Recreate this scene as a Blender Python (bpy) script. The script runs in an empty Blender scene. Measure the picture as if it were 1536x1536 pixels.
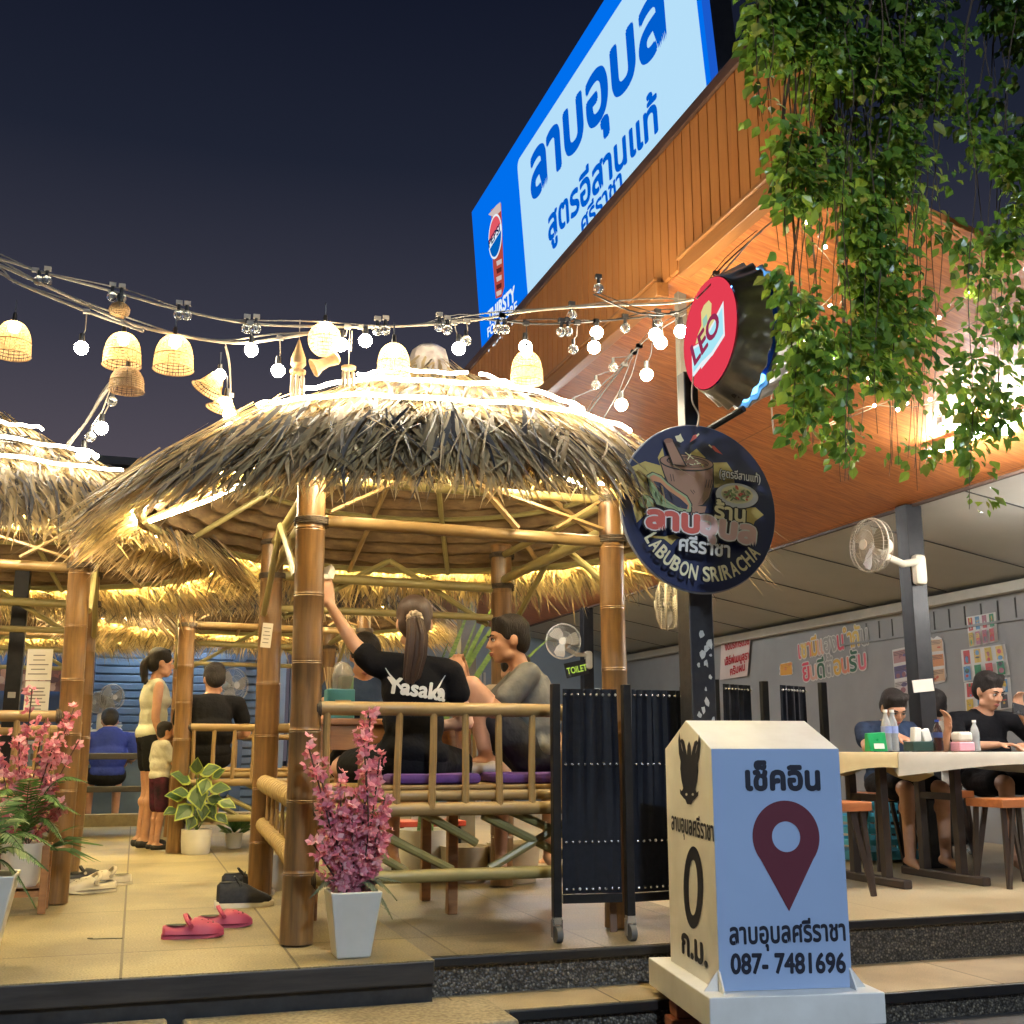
import bpy, bmesh, math, random
from math import sin, cos, pi, radians, atan, tan, sqrt
from mathutils import Vector, Matrix, Euler
random.seed(7)
rnd = random.random
def ru(a, b): return a + (b - a) * random.random()
sc = bpy.context.scene
COL = sc.collection
# ------------------------------------------------------------------ camera
FPX, HCAM = 1700.0, 0.78
TH = atan(357 / FPX)
YAW = radians(18)
cam = bpy.data.cameras.new("camera")
camo = bpy.data.objects.new("camera", cam)
COL.objects.link(camo)
cam.sensor_width = 36
cam.lens = 36 * FPX / 1536
cam.clip_end = 500
camo.location = (0, 0, HCAM)
camo.rotation_euler = (pi / 2 + TH, 0, -YAW)
sc.camera = camo
# ------------------------------------------------------------------ night sky
W = bpy.data.worlds.new("World")
sc.world = W
W.use_nodes = True
wn, wl = W.node_tree.nodes, W.node_tree.links
wn.clear()
wo = wn.new("ShaderNodeOutputWorld")
wb = wn.new("ShaderNodeBackground")
tc = wn.new("ShaderNodeTexCoord")
sx = wn.new("ShaderNodeSeparateXYZ")
rp = wn.new("ShaderNodeValToRGB")
wl.new(tc.outputs["Generated"], sx.inputs[0])
wl.new(sx.outputs["Z"], rp.inputs[0])
el = rp.color_ramp.elements
el[0].position = 0.0; el[0].color = (.10, .085, .10, 1)
el[1].position = 0.62; el[1].color = (.006, .0085, .021, 1)
e = el.new(.24); e.color = (.090, .078, .100, 1)
e = el.new(.34); e.color = (.046, .046, .068, 1)
e = el.new(.48); e.color = (.015, .019, .036, 1)
wl.new(rp.outputs[0], wb.inputs[0])
wb.inputs[1].default_value = 0.135
wl.new(wb.outputs[0], wo.inputs[0])
vs = sc.view_settings
vs.view_transform = 'Standard'
vs.look = 'None'
vs.exposure = 2.75
vs.gamma = 1
vs.use_curve_mapping = False
sc.cycles.use_light_tree = True
sc.cycles.max_bounces = 8
sc.cycles.diffuse_bounces = 4
sc.cycles.sample_clamp_indirect = 4.0
sc.cycles.caustics_reflective = False
sc.cycles.caustics_refractive = False
sc.cycles.use_denoising = True

WORK = bpy.data.scenes.new("work")
def evaluated(o):
    """mesh of a temporary object with its modifiers applied"""
    WORK.collection.objects.link(o)
    with bpy.context.temp_override(scene=WORK, view_layer=WORK.view_layers[0]):
        dg = bpy.context.evaluated_depsgraph_get(); dg.update()
        me = bpy.data.meshes.new_from_object(o.evaluated_get(dg))
    return me
# ------------------------------------------------------------------ helpers
def ray(px, py):
    a = (px - 768) / FPX; b = (768 - py) / FPX
    x, y, z = a, cos(TH) - b * sin(TH), sin(TH) + b * cos(TH)
    return Vector((x * cos(YAW) + y * sin(YAW), -x * sin(YAW) + y * cos(YAW), z)), y
def at(px, py, u=None, v=None, z=None, d=None):
    """the real point seen at a place of the photograph, given one of its coordinates"""
    r, fy = ray(px, py)
    if u is not None: t = u / r.x
    elif v is not None: t = v / r.y
    elif z is not None: t = (z - HCAM) / r.z
    else: t = d / fy
    return Vector((0, 0, HCAM)) + r * t

class MB:
    def __init__(s): s.v = []; s.f = []; s.m = []; s.cur = 0
    def add(s, vs, fs):
        o = len(s.v); s.v += [tuple(p) for p in vs]
        for f in fs: s.f.append(tuple(i + o for i in f)); s.m.append(s.cur)
        return s
    def box(s, c, d, rot=None):
        x, y, z = d[0] / 2, d[1] / 2, d[2] / 2
        vs = [Vector((a * x, b * y, e * z)) for a in (-1, 1) for b in (-1, 1) for e in (-1, 1)]
        if rot is not None: vs = [rot @ p for p in vs]
        c = Vector(c)
        return s.add([p + c for p in vs], [(0, 1, 3, 2), (4, 6, 7, 5), (0, 4, 5, 1), (2, 3, 7, 6), (0, 2, 6, 4), (1, 5, 7, 3)])
    def bar(s, p0, p1, w, h, up=(0, 0, 1)):
        p0, p1 = Vector(p0), Vector(p1); d = p1 - p0; L = d.length; d.normalize()
        up = Vector(up)
        if abs(d.dot(up)) > .98: up = Vector((0, 1, 0))
        x = d.cross(up).normalized(); z = x.cross(d)
        return s.box((p0 + p1) / 2, (w, L, h), Matrix((x, d, z)).transposed())
    def cyl(s, p0, p1, r0, r1=None, n=10, caps=True):
        return s.tube([p0, p1], [r0, r0 if r1 is None else r1], n, caps)
    def tube(s, pts, r, n=8, caps=True, closed=False):
        pts = [Vector(p) for p in pts]; N = len(pts)
        rr = r if isinstance(r, (list, tuple)) else [r] * N
        vs = []; prev = None
        for i, p in enumerate(pts):
            if closed: d = pts[(i + 1) % N] - pts[i - 1]
            else: d = pts[min(i + 1, N - 1)] - pts[max(i - 1, 0)]
            if d.length < 1e-9: d = Vector((0, 0, 1))
            d.normalize()
            if prev is None:
                a = Vector((0, 0, 1)) if abs(d.z) < .9 else Vector((1, 0, 0))
                x = d.cross(a).normalized()
            else:
                x = (prev - d * prev.dot(d))
                x = x.normalized() if x.length > 1e-6 else d.orthogonal().normalized()
            prev = x; y = d.cross(x)
            for k in range(n):
                t = 2 * pi * k / n
                vs.append(p + (x * cos(t) + y * sin(t)) * rr[i])
        fs = []
        for i in range(N if closed else N - 1):
            j = (i + 1) % N
            for k in range(n):
                k2 = (k + 1) % n
                fs.append((i * n + k, i * n + k2, j * n + k2, j * n + k))
        if caps and not closed:
            fs.append(tuple(range(n - 1, -1, -1))); fs.append(tuple((N - 1) * n + k for k in range(n)))
        return s.add(vs, fs)
    def lathe(s, prof, n=24, M=None, a0=0, a1=2 * pi):
        full = abs(a1 - a0 - 2 * pi) < 1e-6
        m = n if full else n + 1
        vs = []
        for r, z in prof:
            for k in range(m):
                t = a0 + (a1 - a0) * k / n
                p = Vector((r * cos(t), r * sin(t), z))
                vs.append(M @ p if M is not None else p)
        fs = []
        for i in range(len(prof) - 1):
            for k in range(n):
                k2 = (k + 1) % m
                fs.append((i * m + k, i * m + k2, (i + 1) * m + k2, (i + 1) * m + k))
        return s.add(vs, fs)
    def ball(s, c, r, n=12, M=None):
        if not isinstance(r, (tuple, list, Vector)): r = (r, r, r)
        c = Vector(c); vs = []; rows = max(4, n // 2)
        for i in range(rows + 1):
            a = pi * i / rows
            for k in range(n):
                t = 2 * pi * k / n
                p = Vector((r[0] * sin(a) * cos(t), r[1] * sin(a) * sin(t), r[2] * cos(a)))
                vs.append((M @ p if M is not None else p) + c)
        fs = []
        for i in range(rows):
            for k in range(n):
                k2 = (k + 1) % n
                if i == 0: fs.append((k, n + k, n + k2))
                elif i == rows - 1: fs.append((i * n + k, (i + 1) * n + k, i * n + k2))
                else: fs.append((i * n + k, (i + 1) * n + k, (i + 1) * n + k2, i * n + k2))
        return s.add(vs, fs)
    def prism(s, pts, h, M):
        """2-D outline in the local XY plane of M, from z=0 to z=h"""
        n = len(pts)
        vs = [M @ Vector((x, y, 0)) for x, y in pts] + [M @ Vector((x, y, h)) for x, y in pts]
        fs = [tuple(range(n - 1, -1, -1)), tuple(range(n, 2 * n))]
        fs += [(i, (i + 1) % n, n + (i + 1) % n, n + i) for i in range(n)]
        return s.add(vs, fs)
    def blade(s, pts, ws, side):
        vs = []
        side = Vector(side)
        for p, w in zip(pts, ws):
            p = Vector(p); vs += [p - side * w, p + side * w]
        return s.add(vs, [(2 * i, 2 * i + 1, 2 * i + 3, 2 * i + 2) for i in range(len(pts) - 1)])

def frame(o, x, y):
    x = Vector(x).normalized(); y = Vector(y); y = (y - x * y.dot(x)).normalized(); z = x.cross(y)
    M = Matrix((x, y, z)).transposed().to_4x4(); M.translation = Vector(o); return M

def build(name, mb, mats, parent=None, smooth=True, bevel=0, world=False, weld=False):
    me = bpy.data.meshes.new(name)
    vs = mb.v
    if world and parent is not None:
        inv = world_matrix(parent).inverted(); vs = [inv @ Vector(p) for p in vs]
    me.from_pydata(vs, [], mb.f)
    if not isinstance(mats, (list, tuple)): mats = [mats]
    for m in mats: me.materials.append(m)
    if len(mats) > 1:
        for p, i in zip(me.polygons, mb.m): p.material_index = i
    if bevel or weld:
        bm = bmesh.new(); bm.from_mesh(me)
        bmesh.ops.remove_doubles(bm, verts=bm.verts, dist=1e-5)
        bmesh.ops.recalc_face_normals(bm, faces=bm.faces)
        if bevel:
            es = [e for e in bm.edges if len(e.link_faces) == 2 and e.calc_face_angle(0) > .6]
            bmesh.ops.bevel(bm, geom=es, offset=bevel, segments=2, affect='EDGES', profile=.5)
        bm.to_mesh(me); bm.free()
    if smooth:
        me.polygons.foreach_set('use_smooth', [True] * len(me.polygons))
        try: me.set_sharp_from_angle(angle=radians(40))
        except Exception: pass
    me.update()
    o = bpy.data.objects.new(name, me); COL.objects.link(o)
    if parent is not None: o.parent = parent
    return o
def world_matrix(o):
    M = o.matrix_basis
    return world_matrix(o.parent) @ M if o.parent else M.copy()
def tag(o, label, cat, group=None, kind=None):
    o["label"] = label
    if cat: o["category"] = cat
    if group: o["group"] = group
    if kind: o["kind"] = kind
    return o
def thing(name, label, cat, loc=(0, 0, 0), rz=0, group=None):
    o = bpy.data.objects.new(name, None); COL.objects.link(o)
    o.empty_display_size = .05
    o.location = loc; o.rotation_euler = (0, 0, rz)
    return tag(o, label, cat, group)
def struct(o):
    o["kind"] = "structure"; return o
def dup(root, loc, rz=0, label=None, scale=None, skip=()):
    def cp(o, p):
        c = o.copy(); COL.objects.link(c); c.parent = p
        for ch in list(o.children):
            if ch.name.split('.')[0] not in skip: cp(ch, c)
        return c
    r = cp(root, None); r.location = loc; r.rotation_euler = (0, 0, rz)
    if label: r["label"] = label
    if scale: r.scale = (scale,) * 3
    return r

# ------------------------------------------------------------------ materials
MATS = {}
def mat(name, c, c2=None, scale=12, rough=.6, bump=0, metal=0, emit=None, es=0, st=(1, 1, 1), island=0, detail=4,
        alpha=1, trans=0, spec=.5, c3=None, backc=None, bscale=None):
    if name in MATS: return MATS[name]
    m = bpy.data.materials.new(name); m.use_nodes = True
    nt = m.node_tree; N, L = nt.nodes, nt.links
    b = N["Principled BSDF"]
    b.inputs["Roughness"].default_value = rough
    b.inputs["Metallic"].default_value = metal
    b.inputs["Specular IOR Level"].default_value = spec
    if trans: b.inputs["Transmission Weight"].default_value = trans
    if alpha < 1: b.inputs["Alpha"].default_value = alpha
    t = N.new("ShaderNodeTexCoord"); mp = N.new("ShaderNodeMapping"); mp.inputs["Scale"].default_value = st
    L.new(t.outputs["Object"], mp.inputs[0])
    nz = N.new("ShaderNodeTexNoise"); nz.inputs["Scale"].default_value = scale; nz.inputs["Detail"].default_value = detail
    nz.inputs["Roughness"].default_value = .6
    L.new(mp.outputs[0], nz.inputs["Vector"])
    c2 = c2 or tuple(x * .75 for x in c)
    r = N.new("ShaderNodeValToRGB")
    r.color_ramp.elements[0].position = .3; r.color_ramp.elements[0].color = (*c2, 1)
    r.color_ramp.elements[1].position = .7; r.color_ramp.elements[1].color = (*c, 1)
    L.new(nz.outputs["Fac"], r.inputs[0])
    out = r.outputs[0]
    if island:
        g = N.new("ShaderNodeNewGeometry"); mx = N.new("ShaderNodeMix"); mx.data_type = 'RGBA'; mx.blend_type = 'MIX'
        rr = N.new("ShaderNodeValToRGB")
        k = c3 or (c2, c)
        for i, col in enumerate(k):
            pos = i / (len(k) - 1)
            ee = rr.color_ramp.elements[i] if i < 2 and i != len(k) - 1 else (rr.color_ramp.elements[-1] if i == len(k) - 1 else rr.color_ramp.elements.new(pos))
            ee.position = pos; ee.color = (*col, 1)
        L.new(g.outputs["Random Per Island"], rr.inputs[0])
        mx.inputs["Factor"].default_value = island
        L.new(out, mx.inputs["A"]); L.new(rr.outputs[0], mx.inputs["B"]); out = mx.outputs["Result"]
    L.new(out, b.inputs["Base Color"])
    if bump:
        bp = N.new("ShaderNodeBump"); bp.inputs["Strength"].default_value = min(1, bump); bp.inputs["Distance"].default_value = .01 * bump
        if bscale:
            n2 = N.new("ShaderNodeTexNoise"); n2.inputs["Scale"].default_value = bscale; n2.inputs["Detail"].default_value = 3
            L.new(mp.outputs[0], n2.inputs["Vector"]); L.new(n2.outputs["Fac"], bp.inputs["Height"])
        else: L.new(nz.outputs["Fac"], bp.inputs["Height"])
        L.new(bp.outputs[0], b.inputs["Normal"])
    # slight roughness variation
    mr = N.new("ShaderNodeMapRange"); mr.inputs["To Min"].default_value = max(.04, rough - .1); mr.inputs["To Max"].default_value = min(1, rough + .12)
    L.new(nz.outputs["Fac"], mr.inputs["Value"]); L.new(mr.outputs[0], b.inputs["Roughness"])
    if emit:
        b.inputs["Emission Color"].default_value = (*emit, 1); b.inputs["Emission Strength"].default_value = es
    MATS[name] = m
    return m
def glow(name, c, s):
    if name in MATS: return MATS[name]
    m = bpy.data.materials.new(name); m.use_nodes = True
    N, L = m.node_tree.nodes, m.node_tree.links
    N.clear(); o = N.new("ShaderNodeOutputMaterial"); e = N.new("ShaderNodeEmission")
    e.inputs[0].default_value = (*c, 1); e.inputs[1].default_value = s
    L.new(e.outputs[0], o.inputs[0]); MATS[name] = m; return m
def leafmat(name, cols, rough=.35, tr=.35, spec=.5):
    m = bpy.data.materials.new(name); m.use_nodes = True
    N, L = m.node_tree.nodes, m.node_tree.links
    b = N["Principled BSDF"]; out = N["Material Output"]
    b.inputs["Roughness"].default_value = rough
    b.inputs["Specular IOR Level"].default_value = spec
    g = N.new("ShaderNodeNewGeometry"); rr = N.new("ShaderNodeValToRGB")
    for i, c in enumerate(cols):
        pos = i / (len(cols) - 1)
        ee = rr.color_ramp.elements[0] if i == 0 else rr.color_ramp.elements[-1] if i == len(cols) - 1 else rr.color_ramp.elements.new(pos)
        ee.position = pos; ee.color = (*c, 1)
    L.new(g.outputs["Random Per Island"], rr.inputs[0])
    L.new(rr.outputs[0], b.inputs["Base Color"])
    t = N.new("ShaderNodeBsdfTranslucent"); L.new(rr.outputs[0], t.inputs[0])
    mx = N.new("ShaderNodeMixShader"); mx.inputs[0].default_value = tr
    L.new(b.outputs[0], mx.inputs[1]); L.new(t.outputs[0], mx.inputs[2]); L.new(mx.outputs[0], out.inputs[0])
    MATS[name] = m; return m

def text(name, s, size, m, parent, M, bold=0, align='CENTER', extr=0, lift=.0006, xs=1.0, name_label=None):
    """flat letters in the XY plane of M; bold letters are stamped a few times side by side"""
    c = bpy.data.curves.new("lettering", 'FONT'); c.body = s; c.size = size; c.align_x = align; c.extrude = extr
    c.resolution_u = 4
    tmp = bpy.data.objects.new("lettering", c); me = evaluated(tmp)
    V = [v.co.copy() for v in me.vertices]; F = [tuple(p.vertices) for p in me.polygons]
    bpy.data.objects.remove(tmp); bpy.data.curves.remove(c); bpy.data.meshes.remove(me)
    mb = MB()
    offs = [(0, 0)]
    if bold: offs += [(cos(k * pi / 4) * bold, sin(k * pi / 4) * bold) for k in range(8)]
    for i, (dx, dy) in enumerate(offs):
        for j, f in enumerate(F):
            dz = lift + i * .00012 + (j % 40) * .000003
            mb.add([M @ Vector(((V[q].x + dx) * xs, V[q].y + dy, V[q].z + dz)) for q in f], [tuple(range(len(f)))])
    return build(name, mb, m, parent, smooth=False)
# ------------------------------------------------------------------ surface materials of the setting
def floor_mat(name, c, c2, joint, w, h, jw=.006, grain=220, rough=.55, dirt=None, bump=.25):
    m = bpy.data.materials.new(name); m.use_nodes = True
    N, L = m.node_tree.nodes, m.node_tree.links; b = N["Principled BSDF"]
    t = N.new("ShaderNodeTexCoord")
    n1 = N.new("ShaderNodeTexNoise"); n1.inputs["Scale"].default_value = grain; n1.inputs["Detail"].default_value = 2
    n2 = N.new("ShaderNodeTexNoise"); n2.inputs["Scale"].default_value = 1.7; n2.inputs["Detail"].default_value = 6
    for n in (n1, n2): L.new(t.outputs["Object"], n.inputs["Vector"])
    r = N.new("ShaderNodeValToRGB"); r.color_ramp.elements[0].position = .35; r.color_ramp.elements[1].position = .65
    r.color_ramp.elements[0].color = (*c2, 1); r.color_ramp.elements[1].color = (*c, 1)
    L.new(n1.outputs["Fac"], r.inputs[0])
    r2 = N.new("ShaderNodeValToRGB"); r2.color_ramp.elements[0].position = .36; r2.color_ramp.elements[1].position = .6
    d = dirt or .55
    r2.color_ramp.elements[0].color = (d, d * .96, d * .9, 1); r2.color_ramp.elements[1].color = (1, 1, 1, 1)
    L.new(n2.outputs["Fac"], r2.inputs[0])
    mu = N.new("ShaderNodeMix"); mu.data_type = 'RGBA'; mu.blend_type = 'MULTIPLY'; mu.inputs["Factor"].default_value = 1
    L.new(r.outputs[0], mu.inputs["A"]); L.new(r2.outputs[0], mu.inputs["B"])
    br = N.new("ShaderNodeTexBrick"); br.offset = 0; br.squash = 1
    br.inputs["Scale"].default_value = 1; br.inputs["Brick Width"].default_value = w; br.inputs["Row Height"].default_value = h
    br.inputs["Mortar Size"].default_value = jw; br.inputs["Mortar Smooth"].default_value = .3
    br.inputs["Color1"].default_value = (1, 1, 1, 1); br.inputs["Color2"].default_value = (.86, .86, .86, 1)
    br.inputs["Mortar"].default_value = (*joint, 1)
    L.new(t.outputs["Object"], br.inputs["Vector"])
    m2 = N.new("ShaderNodeMix"); m2.data_type = 'RGBA'; m2.blend_type = 'MULTIPLY'; m2.inputs["Factor"].default_value = 1
    L.new(mu.outputs["Result"], m2.inputs["A"]); L.new(br.outputs["Color"], m2.inputs["B"])
    L.new(m2.outputs["Result"], b.inputs["Base Color"])
    bp = N.new("ShaderNodeBump"); bp.inputs["Strength"].default_value = bump; bp.inputs["Distance"].default_value = .004
    L.new(n1.outputs["Fac"], bp.inputs["Height"]); L.new(bp.outputs[0], b.inputs["Normal"])
    mr = N.new("ShaderNodeMapRange"); mr.inputs["To Min"].default_value = rough - .15; mr.inputs["To Max"].default_value = rough + .2
    L.new(n2.outputs["Fac"], mr.inputs["Value"]); L.new(mr.outputs[0], b.inputs["Roughness"])
    return m
def pebble_mat(name, cols, scale, rough=.4, bump=.8):
    m = bpy.data.materials.new(name); m.use_nodes = True
    N, L = m.node_tree.nodes, m.node_tree.links; b = N["Principled BSDF"]
    t = N.new("ShaderNodeTexCoord"); v = N.new("ShaderNodeTexVoronoi"); v.inputs["Scale"].default_value = scale
    L.new(t.outputs["Object"], v.inputs["Vector"])
    s = N.new("ShaderNodeSeparateColor"); L.new(v.outputs["Color"], s.inputs[0])
    r = N.new("ShaderNodeValToRGB")
    for i, c in enumerate(cols):
        pos = i / (len(cols) - 1)
        ee = r.color_ramp.elements[0] if i == 0 else r.color_ramp.elements[-1] if i == len(cols) - 1 else r.color_ramp.elements.new(pos)
        ee.position = pos; ee.color = (*c, 1)
    L.new(s.outputs[0], r.inputs[0])
    r2 = N.new("ShaderNodeValToRGB"); r2.color_ramp.elements[0].position = .25; r2.color_ramp.elements[1].position = .65
    r2.color_ramp.elements[0].color = (1, 1, 1, 1); r2.color_ramp.elements[1].color = (.25, .24, .22, 1)
    L.new(v.outputs["Distance"], r2.inputs[0])
    mu = N.new("ShaderNodeMix"); mu.data_type = 'RGBA'; mu.blend_type = 'MULTIPLY'; mu.inputs["Factor"].default_value = 1
    L.new(r.outputs[0], mu.inputs["A"]); L.new(r2.outputs[0], mu.inputs["B"]); L.new(mu.outputs["Result"], b.inputs["Base Color"])
    bp = N.new("ShaderNodeBump"); bp.inputs["Strength"].default_value = bump; bp.inputs["Distance"].default_value = -.006
    L.new(v.outputs["Distance"], bp.inputs["Height"]); L.new(bp.outputs[0], b.inputs["Normal"])
    b.inputs["Roughness"].default_value = rough
    return m
def ply_mat():
    m = bpy.data.materials.new("orange plywood"); m.use_nodes = True
    N, L = m.node_tree.nodes, m.node_tree.links; b = N["Principled BSDF"]
    t = N.new("ShaderNodeTexCoord"); mp = N.new("ShaderNodeMapping"); mp.inputs["Scale"].default_value = (.35, 3.2, 1)
    L.new(t.outputs["Object"], mp.inputs[0])
    n = N.new("ShaderNodeTexNoise"); n.inputs["Scale"].default_value = 9; n.inputs["Detail"].default_value = 8; n.inputs["Distortion"].default_value = 1.6
    L.new(mp.outputs[0], n.inputs["Vector"])
    r = N.new("ShaderNodeValToRGB"); r.color_ramp.elements[0].position = .3; r.color_ramp.elements[1].position = .72
    r.color_ramp.elements[0].color = (.27, .088, .03, 1); r.color_ramp.elements[1].color = (.56, .23, .07, 1)
    L.new(n.outputs["Fac"], r.inputs[0])
    br = N.new("ShaderNodeTexBrick"); br.offset = 0; br.inputs["Scale"].default_value = 1
    br.inputs["Brick Width"].default_value = 1.33; br.inputs["Row Height"].default_value = 2.44
    br.inputs["Mortar Size"].default_value = .004; br.inputs["Mortar"].default_value = (.45, .4, .35, 1)
    br.inputs["Color1"].default_value = (1, .92, .8, 1); br.inputs["Color2"].default_value = (.9, .62, .5, 1)
    L.new(t.outputs["Object"], br.inputs["Vector"])
    mu = N.new("ShaderNodeMix"); mu.data_type = 'RGBA'; mu.blend_type = 'MULTIPLY'; mu.inputs["Factor"].default_value = 1
    L.new(r.outputs[0], mu.inputs["A"]); L.new(br.outputs["Color"], mu.inputs["B"]); L.new(mu.outputs["Result"], b.inputs["Base Color"])
    b.inputs["Roughness"].default_value = .42
    bp = N.new("ShaderNodeBump"); bp.inputs["Strength"].default_value = .3; bp.inputs["Distance"].default_value = .01
    L.new(n.outputs["Fac"], bp.inputs["Height"]); L.new(bp.outputs[0], b.inputs["Normal"])
    return m

tile = floor_mat("sandy patio tile", (.40, .33, .185), (.23, .18, .095), (.28, .25, .2), .62, 1.24, .006, 120, .5, .55, .6)
conc = floor_mat("pale dining floor", (.50, .42, .27), (.40, .33, .2), (.5, .48, .42), 1.2, 1.2, .004, 90, .35, .75, .12)
tread_m = floor_mat("tan step tread", (.46, .36, .22), (.26, .20, .12), (.3, .28, .25), .6, .6, .005, 200, .6, .55)
riser_m = pebble_mat("dark pebble riser", [(.045, .043, .04), (.15, .13, .105), (.08, .073, .065), (.30, .26, .19)], 95)
nose_m = mat("black stone nosing", (.012, .012, .014), (.02, .018, .016), 30, .35)
dark_stone = mat("dark band stone", (.035, .033, .032), (.012, .012, .013), 14, .5, .4)
slab_m = floor_mat("worn sandstone slab", (.40, .33, .21), (.22, .17, .10), (.6, .6, .6), 3, 3, .001, 60, .7, .55, .6)
street_m = mat("street asphalt", (.05, .05, .052), (.03, .03, .032), 60, .75, .5)
brick_m = mat("old red brick", (.36, .12, .06), (.2, .07, .045), 18, .8, .6)

mb = MB(); mb.add([(-80, -60, -.32), (80, -60, -.32), (80, 120, -.32), (-80, 120, -.32)], [(0, 1, 2, 3)])
struct(build("street", mb, street_m, smooth=False))
VL, VM, VR = 4.43, 4.5, 4.82
def sheet(name, x0, x1, y0, y1, z, m):
    return struct(build(name, MB().box(((x0 + x1) / 2, (y0 + y1) / 2, z - .02), (x1 - x0, y1 - y0, .04)), m, smooth=False))
sheet("patio_floor", -16, 1.13, VL, 26, 0, tile)
tile2 = floor_mat("stained patio tile", (.27, .215, .13), (.13, .10, .06), (.4, .38, .33), .62, .62, .006, 110, .4, .22, .6)
sheet("patio_floor", 1.13, 2.62, VM, 26, 0, tile2)
sheet("dining_floor", 2.62, 9, VR, 26, 0, conc)
def wallbox(name, x0, x1, y0, y1, z0, z1, m, bevel=0):
    return struct(build(name, MB().box(((x0 + x1) / 2, (y0 + y1) / 2, (z0 + z1) / 2), (x1 - x0, y1 - y0, z1 - z0)), m, smooth=False, bevel=bevel))
wallbox("patio_edge", -16, 1.128, VL + .02, VL + .3, -.30, -.04, dark_stone)
wallbox("patio_edge", -16, 1.128, VL - .006, VL + .02, -.085, -.004, mat("edge board", (.05, .042, .036), (.018, .016, .015), 9, .5, .3, st=(.4, 4, 4)), .004)
wallbox("step_riser", 1.128, 2.62, VM + .015, VM + .3, -.15, -.042, riser_m)
wallbox("step_nosing", 1.13, 2.62, VM - .012, VM + .05, -.04, -.003, nose_m, .006)
wallbox("step_tread", 1.128, 2.62, VM - .28, VM + .05, -.185, -.15, tread_m)
wallbox("step_nosing", 1.36, 2.62, VM - .292, VM - .24, -.19, -.153, nose_m, .005)
wallbox("step_riser", 1.36, 2.62, VM - .27, VM - .1, -.32, -.19, riser_m)
wallbox("step_riser", 2.622, 9, VR + .015, VR + .3, -.22, -.042, riser_m)
wallbox("step_nosing", 2.622, 9, VR - .012, VR + .05, -.04, -.003, nose_m, .006)
wallbox("step_tread", 2.622, 9, VR - .55, VR + .05, -.24, -.2, tread_m)
wallbox("step_nosing", 2.622, 9, VR - .562, VR - .5, -.245, -.203, nose_m, .005)
wallbox("step_riser", 2.622, 9, VR - .54, VR - .3, -.32, -.245, riser_m)
for x0, x1, y0 in ((-2.6, -.42, 3.95), (-.33, .165, 4.02), (.215, 1.345, 4.05)):
    wallbox("paving_slab", x0, x1, y0, VL + .01, -.31, -.148 if x0 > .1 else -.142, slab_m, .012)

# ------------------------------------------------------------------ the restaurant building
board_m = mat("varnished board", (.46, .20, .055), (.33, .125, .032), 7, .38, .12, st=(6, 6, .35), island=.45, c3=((.40, .16, .04), (.34, .12, .03), (.50, .22, .065), (.43, .18, .05)))
trim_m = mat("pale timber trim", (.30, .13, .036), (.22, .09, .025), 8, .4, .1, st=(6, .4, 6))
brown_m = mat("brown metal capping", (.10, .05, .032), (.06, .032, .022), 6, .4)
ply = ply_mat()
grey_ceil = mat("grey ceiling panel", (.46, .45, .41), (.40, .39, .35), 2, .6)
grey_wall = mat("grey painted wall", (.27, .27, .275), (.215, .215, .22), 2.2, .6, .05)
blue_wall = mat("blue grey wall", (.22, .27, .33), (.18, .23, .29), 1.5, .6)
cream_m = mat("cream cornice", (.55, .53, .47), (.45, .43, .38), 5, .5)
black_steel = mat("black painted steel", (.008, .008, .010), (.016, .016, .018), 14, .4, spec=.25)
grey_steel = mat("beige grey steel column", (.20, .19, .165), (.14, .135, .115), 8, .4)
UF = 2.5
BU, BZ, WU, WZ = 5.2, 2.505, 7.0, 2.19
rest = thing("restaurant_building", "orange plywood and grey walled open restaurant hall behind the round sign", "building", (UF, 5, 0))
mb = MB(); v = 3.62; k = 0
while v < 11.6:
    w = .094
    mb.box((UF + .012, v + w / 2, 3.59), (.02, w - .009, .77)); v += w
build("fascia_boards", mb, board_m, rest, world=True, smooth=False)
build("fascia_backing", MB().box((UF + .05, 7.61, 3.59), (.05, 7.98, .76)), mat("dark gap", (.06, .022, .008), None, 5, .7), rest, world=True, smooth=False)
build("roof_capping", MB().box((UF + .03, 7.61, 3.985), (.10, 8.02, .03)).box((UF - .012, 7.61, 3.955), (.022, 8.02, .045)), brown_m, rest, world=True, smooth=False, bevel=.004)
mb = MB(); mb.box((UF - .005, 4.23, 3.165), (.07, 1.22, .08)); mb.box((UF - .005, 8.35, 3.165), (.07, 6.5, .08)); mb.box((UF - .045, 4.23, 3.217), (.02, 1.22, .02)).box((UF - .045, 8.35, 3.217), (.02, 6.5, .02))
build("fascia_trim", mb, trim_m, rest, world=True, smooth=False, bevel=.004)
def slab(mb, u0, z0, u1, z1, v0, v1, t):
    mb.add([(u0, v0, z0), (u1, v0, z1), (u1, v1, z1), (u0, v1, z0), (u0, v0, z0 + t), (u1, v0, z1 + t), (u1, v1, z1 + t), (u0, v1, z0 + t)],
           [(0, 3, 2, 1), (4, 5, 6, 7), (0, 1, 5, 4), (1, 2, 6, 5), (2, 3, 7, 6), (3, 0, 4, 7)])
    return mb
build("plywood_ceiling", slab(MB(), UF + .03, 3.2, BU, BZ, 3.75, 16.2, .03), ply, rest, world=True, smooth=False)
g = build("grey_ceiling", slab(MB(), BU, BZ + .003, WU + .1, WZ, 3.75, 16.2, .03), grey_ceil, rest, world=True, smooth=False)
for v in range(5, 15):
    vv = v * 1.18 - .9
    build("ceiling_seam", MB().bar((BU + .02, vv, BZ - .001), (WU - .06, vv, WZ + .006), .012, .006), mat("dark seam", (.05, .05, .05), None, 5, .8), rest, world=True, smooth=False)
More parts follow.
